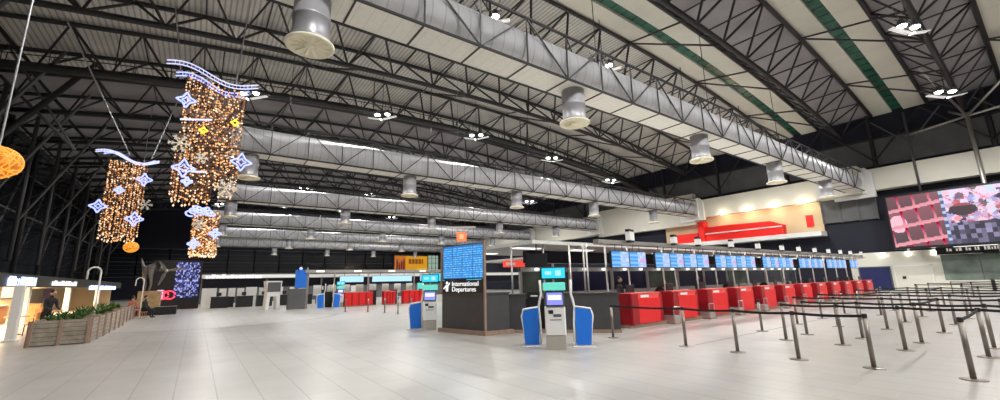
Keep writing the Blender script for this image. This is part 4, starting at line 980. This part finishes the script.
# red check in counters with baggage scales between them
def counter():
    t = thing('check_in_counter', '', 'counter', (0, 0, 0), 0, 'red check in counters')
    c = MB(); c.prism([(-.92, .14), (.72, .14), (.82, 1.0), (-.92, 1.0)], -.0, .62); part('body', c, red, t)
    c = MB(); c.prism([(-.92, 1.0), (.78, 1.0), (.84, 1.16), (-.92, 1.16)], .05, .45); part('upper_shelf', c, pink, t, 'lighter red upper shelf')
    c = MB(); c.box(-.95, .86, .45, .62, 1.0, 1.06); c.box(-.95, .9, .02, .5, 1.16, 1.2); part('desktop', c, pink, t)
    c = MB(); c.box(-1.0, -.93, .0, .8, .1, 1.2); part('side_panel', c, dred, t, 'deep red side panel')
    c = MB(); c.box(.9, 1.18, .15, .85, .1, 1.12); part('side_panel', c, dred, t, 'deep red side panel')
    c = MB(); c.box(-1.0, 1.2, .06, .8, 0, .12); part('plinth', c, wood, t, 'brown plinth')
    c = MB(); c.box(-.96, -.58, -.03, .05, .14, 1.17); part('end_panel', c, dred, t, 'deep red end panel on the front')
    c = MB(); c.box(-.35, .15, .02, .03, 1.03, 1.12); part('notice', c, white, t, 'small white notice')
    return t
CX = [13.4 + 2.6 * i for i in range(12)]
c0 = None; s0 = None; m0 = None; ch0 = None
for i, x in enumerate(CX):
    side = '%s from the left' % ORD[i]
    lab = 'red check in counter under the gantry, %s' % side
    if c0 is None: c0 = counter(); c0.location = (x, 9.3, 0); c0['label'] = lab
    else: copy(c0, (x, 9.3, 0), 0, lab)
    lab = 'steel baggage scale right of the %s red counter' % ORD[i]
    if s0 is None:
        t = s0 = thing('baggage_scale', lab, 'baggage scale', (x + 1.42, 9.5, 0), 0, 'baggage scales'); c = MB(); c.cbox(-.22, .22, -.45, .6, .06, .32, .02); part('body', c, silver, t)
        c = MB(); c.box(-.2, .2, -.4, .55, .32, .34); part('belt', c, belt_m, t); c = MB(); c.bar((-.2, -.45, .06), (-.2, -.45, .62), .02, 6); c.bar((.2, -.45, .06), (.2, -.45, .62), .02, 6); c.bar((-.2, -.45, .62), (.2, -.45, .62), .02, 6); part('rail', c, silver, t)
        c = MB(); c.box(-.24, .24, -.5, .65, 0, .06); part('plinth', c, wood, t)
    else: copy(s0, (x + 1.42, 9.5, 0), 0, lab)
    lab = 'black computer monitor on the %s red counter' % ORD[i]
    if m0 is None:
        t = m0 = thing('computer_monitor', lab, 'monitor', (x - .3, 9.8, 1.06), 0, 'monitors on the red counters'); c = MB(); c.cbox(-.24, .24, -.02, .03, .12, .42, .01); part('screen', c, black, t)
        c = MB(); c.bar((0, .03, 0.01), (0, .03, .2), .02, 6); c.box(-.1, .1, -.05, .1, 0, .015); part('stand', c, black, t)
    else: copy(m0, (x - .3, 9.8, 1.06), .1 * (i % 3 - 1), lab)
    lab = 'black office chair behind the %s red counter' % ORD[i]
    if ch0 is None:
        t = ch0 = thing('office_chair', lab, 'chair', (x + .6, 10.7, 0), .4, 'office chairs behind the counters')
        c = MB(); c.cbox(-.25, .25, -.25, .25, .5, .58, .03); part('seat', c, black, t); c = MB(); c.ball((0, .27, 1.0), .3, 14, 8, .9, .18, 1.15); part('backrest', c, black, t)
        c = MB(); c.bar((0, 0, .08), (0, 0, .5), .03, 8); c.bar((0, .2, .5), (0, .27, .8), .025, 6); part('gas_column', c, steel_g, t)
        for q in range(5):
            a2 = q * 2 * math.pi / 5; c = MB(); c.bar((0, 0, .1), (.28 * math.cos(a2), .28 * math.sin(a2), .06), .02, 6); c.ball((.28 * math.cos(a2), .28 * math.sin(a2), .03), .03, 8, 6); part('leg', c, black, t)
    else: copy(ch0, (x + .6, 10.7, 0), .4 + 1.3 * (i % 4), lab)
# partition behind the counters
for i in range(10):
    x = 12.2 + i * 3.3
    t = thing('back_partition', 'navy glazed partition in a white frame behind the red counters, %s from the left' % ORD[i], 'partition', (x, 15.2, 0), 0, 'partitions behind the counters')
    c = MB(); c.box(.1, 3.15, 0, .05, 1.15, 2.15); part('panel', c, navy if i % 3 else glass_g, t); c = MB(); c.box(0, .1, -.04, .1, 0, 2.35); c.box(3.15, 3.25, -.04, .1, 0, 2.35); c.box(0, 3.25, -.06, .12, 2.15, 2.35); c.box(.1, 3.15, -.02, .08, 0, 1.15); part('frame', c, white, t)
    for q in (.8, 2.3): c = MB(); c.ball((q, -.3, 2.25), .13, 10, 6, 1, 1, .6); part('downlight', c, e_soft, t)
c = MB(); c.box(11.6, 46, 13.8, 14.2, 2.5, 3.03); struct('trim_10', c, navy_d)

# ---------------------------------------------------------------- far check in island at 35 m
for i, (x0, x1) in enumerate(((9.9, 12.2), (13.2, 14.2), (15.0, 17.0))):
    t = thing('far_counter', 'red counter of the far check in island, %s from the left' % ORD[i], 'counter', ((x0 + x1) / 2, 35.2, 0), 0, 'far red counters'); w_ = (x1 - x0) / 2
    c = MB(); c.box(-w_, w_, 0, .6, .1, 1.1); part('body', c, red, t); c = MB(); c.box(-w_, w_, -.03, .65, 1.1, 1.16); part('desktop', c, pink, t); c = MB(); c.box(-w_, w_, .03, .6, 0, .1); part('plinth', c, wood, t)
    c = MB()
    for q in range(1, 4): c.box(-w_ + q * w_ / 2 - .04, -w_ + q * w_ / 2 + .04, -.05, 0, .1, 1.1)
    part('divider', c, dred, t)
for i, (x0, x1, z0, z1) in enumerate(((9.5, 11.5, 1.95, 2.5), (12.2, 15.9, 1.95, 2.5), (16.7, 17.8, 1.95, 2.55), (18.0, 19.3, 1.9, 2.65))):
    t = thing('hanging_screen', 'pale blue strip screen over the far island, %s from the left' % ORD[i], 'screen', ((x0 + x1) / 2, 35.6, z0), 0, 'strip screens over the far island'); w_ = (x1 - x0) / 2
    c = MB(); c.box(-w_, w_, .0, .08, 0, z1 - z0); part('housing', c, black, t); c = MB(); c.box(-w_ + .03, w_ - .03, -.015, 0, .03, z1 - z0 - .03); part('display', c, e_cyan if i == 3 else e_lblue, t)
    c = MB(); c.bar((-w_ * .6, .04, z1 - z0), (-w_ * .6, .04, 2.78 - z0), .02, 5); c.bar((w_ * .6, .04, z1 - z0), (w_ * .6, .04, 2.78 - z0), .02, 5); part('hanging_rod', c, steel_g, t)
t = thing('island_canopy', 'grey flat canopy beam over the far check in island', 'canopy', (0, 35.7, 0)); c = MB(); c.box(6.9, 24, 0, .6, 2.78, 3.0); part('beam', c, silver, t)
for x in (7.2, 9.2, 12, 16.3, 20.5, 23.8): c = MB(); c.bar((x, .3, 0), (x, .3, 2.78), .05, 6); part('post', c, silver, t)
c = MB()
for x in (8, 11, 14, 17): c.box(x - .3, x + .3, -.03, 0, 2.82, 2.95)
part('light_strip', c, e_soft, t)
for i, x in enumerate((8.9, 9.7, 12.6, 14.5, 17.4, 18.3)):
    c = MB(); c.cbox(-.3, .3, -.2, .2, 0, 1.2, .03); c.box(-.35, .35, -.25, .25, 1.2, 1.24); solo('island_cabinet', c, dgrey if i % 2 else black, 'dark cabinet between the far red counters, %s from the left' % ORD[i], 'cabinet', (x, 36.5, 0), 0, 'cabinets of the far island')
for i in range(9):
    c = MB(); c.box(-.32, .32, 0, .06, .95, 1.8); c.box(-.03, .03, 0.01, .05, 0, .95); solo('backdrop_panel', c, [white, cream, e_mint][i % 3 if i > 6 else i % 2], 'pale upright panel behind the far island, %s from the left' % ORD[i], 'panel', (8.4 + i * 1.2, 38.2, 0), 0, 'panels behind the far island')
# billboard on the far wall
t = thing('billboard', 'orange billboard with a dark figure group high on the far wall', 'billboard', (47.7, YB - .6, 4.95))
c = MB(); c.box(-5.0, 5.0, 0, .3, -.15, 4.6); part('frame', c, wood, t)
def bill(u, v):
    if u < .33:
        for cx, hh in ((.07, .8), (.14, .6), (.21, .75), (.28, .85)):
            if abs(u - cx) < .026 and .08 < v < hh: return (.12, .01, .02) if v < hh - .15 else (.30, .10, .05)
        return (.75, .22, .03)
    if .5 < v < .82 and .42 < u < .86 and (int(u * 40) % 4 != 0): return (.30, .08, .02)
    if .66 < u and v < .25: return (.95, .62, .04)
    return (.90, .42, .02)
link('display', picture('billboard_display', 9.7, 4.3, 60, 26, bill, .6), t, (0, -.03, .1))
c = MB(); c.box(52.8, 57, YB - .5, YB - .3, 4.6, 9.6); struct('window_60', c, em('pale_green_lit_wall', (.55, .75, .6), .45))
f = MB()
for x in (52.8, 54, 55.2, 56.4): f.box(x - .06, x + .06, YB - .6, YB - .5, 4.5, 9.7)
for z in (6, 7.4, 8.8): f.box(52.8, 57, YB - .6, YB - .5, z, z + .1)
struct('trim_11', f, steel_g)

# ---------------------------------------------------------------- queue stanchions and belts
def stanchion():
    t = thing('stanchion', '', 'stanchion', (0, 0, 0), 0, 'belt stanchions of the queue lanes')
    c = MB(); c.lathe([(.165, 0), (.165, .008), (.15, .016), (.05, .024)], 24); part('base_plate', c, steel_post, t)
    c = MB(); c.lathe([(.038, .02), (.038, .90)], 14); part('post', c, steel_post, t)
    c = MB(); c.lathe([(.041, .885), (.041, .955), (.034, .965)], 14); part('belt_cassette', c, black, t, 'black belt head')
    return t
rowsX = {10.16: [1.21, 2.42, 3.60, 4.80, 6.05, 8.33], 12.92: [1.26, 2.47, 3.59, 4.8], 14.5: [1.3, 2.45, 3.57, 4.83, 6.02], 17.3: [1.25, 2.42, 3.62, 4.85, 6.0],
         20.1: [.2, 1.35, 2.5, 3.7, 4.9, 6.1], 22.9: [.1, 1.3, 2.5, 3.7, 4.9, 6.1], 26: [-.9, .3, 1.5, 2.7, 3.9, 5.1, 6.3], 29.5: [-.9, .3, 1.5, 2.7, 3.9, 5.1, 6.3], 33: [-1.5, .2, 1.9, 3.6, 5.3], 37: [-2, 0, 2, 4, 6], 41: [-2, 0, 2, 4, 6], 46: [-2, 0.5, 3, 5.5]}
rowsX[12.92].append(0.1); rowsX[14.5].append(.15); rowsX[17.3].append(.1)
p0 = None
for ri, (X, ys) in enumerate(sorted(rowsX.items())):
    for yi, y in enumerate(sorted(ys)):
        lab = 'steel belt stanchion, %s post from the right in the %s queue row' % (ORD[yi], ORD[ri] if ri else 'nearest')
        if p0 is None: p0 = stanchion(); p0.location = (X, y, 0); p0['label'] = lab
        else: copy(p0, (X, y, 0), 0, lab)
def belt(p, q, lab, z=.92):
    c = MB(); p = Vector(p); q = Vector(q); d = (q - p).normalized(); n_ = Vector((-d.y, d.x, 0)) * .004; p = p + d * .04; q = q - d * .04
    N = 8; v = []
    for i in range(N + 1):
        s_ = p + (q - p) * i / N; sag = -.02 * math.sin(math.pi * i / N)
        v += [(s_.x - n_.x, s_.y - n_.y, z - .026 + sag), (s_.x + n_.x, s_.y + n_.y, z - .026 + sag), (s_.x + n_.x, s_.y + n_.y, z + .026 + sag), (s_.x - n_.x, s_.y - n_.y, z + .026 + sag)]
    f = [(0, 1, 2, 3), (4 * N + 3, 4 * N + 2, 4 * N + 1, 4 * N)]
    for i in range(N): f += [(4 * i + k, 4 * i + 4 + k, 4 * i + 4 + (k + 1) % 4, 4 * i + (k + 1) % 4) for k in range(4)]
    c.add(v, f); solo('queue_belt', c, belt_m, lab, 'queue belt', (0, 0, 0), 0, 'black queue belts')
for ri, (X, ys) in enumerate(sorted(rowsX.items())):
    s_ = sorted(ys)
    for i in range(len(s_) - 1):
        if ri == 0 and i == 0: continue
        if ri in (2, 5, 8) and i == len(s_) - 2: continue
        belt((X, s_[i], 0), (X, s_[i + 1], 0), 'black belt between the %s and %s posts from the right of the %s queue row' % (ORD[i], ORD[i + 1], ORD[ri] if ri else 'nearest'))
belt((10.16, 1.21, 0), (12.92, 1.26, 0), 'black belt running back from the nearest stanchion at the lower right'); belt((14.5, 2.45, 0), (17.3, 2.42, 0), 'black belt joining the third and fourth queue rows'); belt((20.1, 4.9, 0), (22.9, 4.9, 0), 'black belt joining the fifth and sixth queue rows'); belt((26, 3.9, 0), (29.5, 3.9, 0), 'black belt joining the seventh and eighth queue rows')
for i, (x, y) in enumerate(((9.7, 23.6), (10.6, 23.8), (9.5, 19.8), (10.1, 19.85), (9.1, 27.1), (8.1, 28.6), (9.5, 25.2))):
    copy(p0, (x, y, 0), 0, 'steel stanchion standing alone left of the podium, %s of seven' % ORD[i], 'stanchions left of the podium')
# dark floor joint and curved inlay
c = MB(); c.box(10.2, 54, 5.99, 6.02, 0, .003); struct('trim_12', c, mat('floor_joint', (.22, .21, .2), .6))
c = MB(); v = []; n_ = 40
for i in range(n_ + 1):
    a = math.radians(200 + 150 * i / n_)
    for r in (6.2, 6.5): v.append((1.0 + r * 1.0 * math.cos(a), 28.8 + r * math.sin(a), .004))
c.add(v, [(2 * i, 2 * i + 1, 2 * i + 3, 2 * i + 2) for i in range(n_)]); v = []
for i in range(n_ + 1):
    a = math.radians(200 + 140 * i / n_)
    for r in (5.9, 6.2): v.append((12.6 + r * 1.1 * math.cos(a), 30.9 + r * math.sin(a), .004))
c.add(v, [(2 * i, 2 * i + 1, 2 * i + 3, 2 * i + 2) for i in range(n_)]); struct('trim_13', c, mat('grey_floor_inlay', (.24, .23, .22), .35))
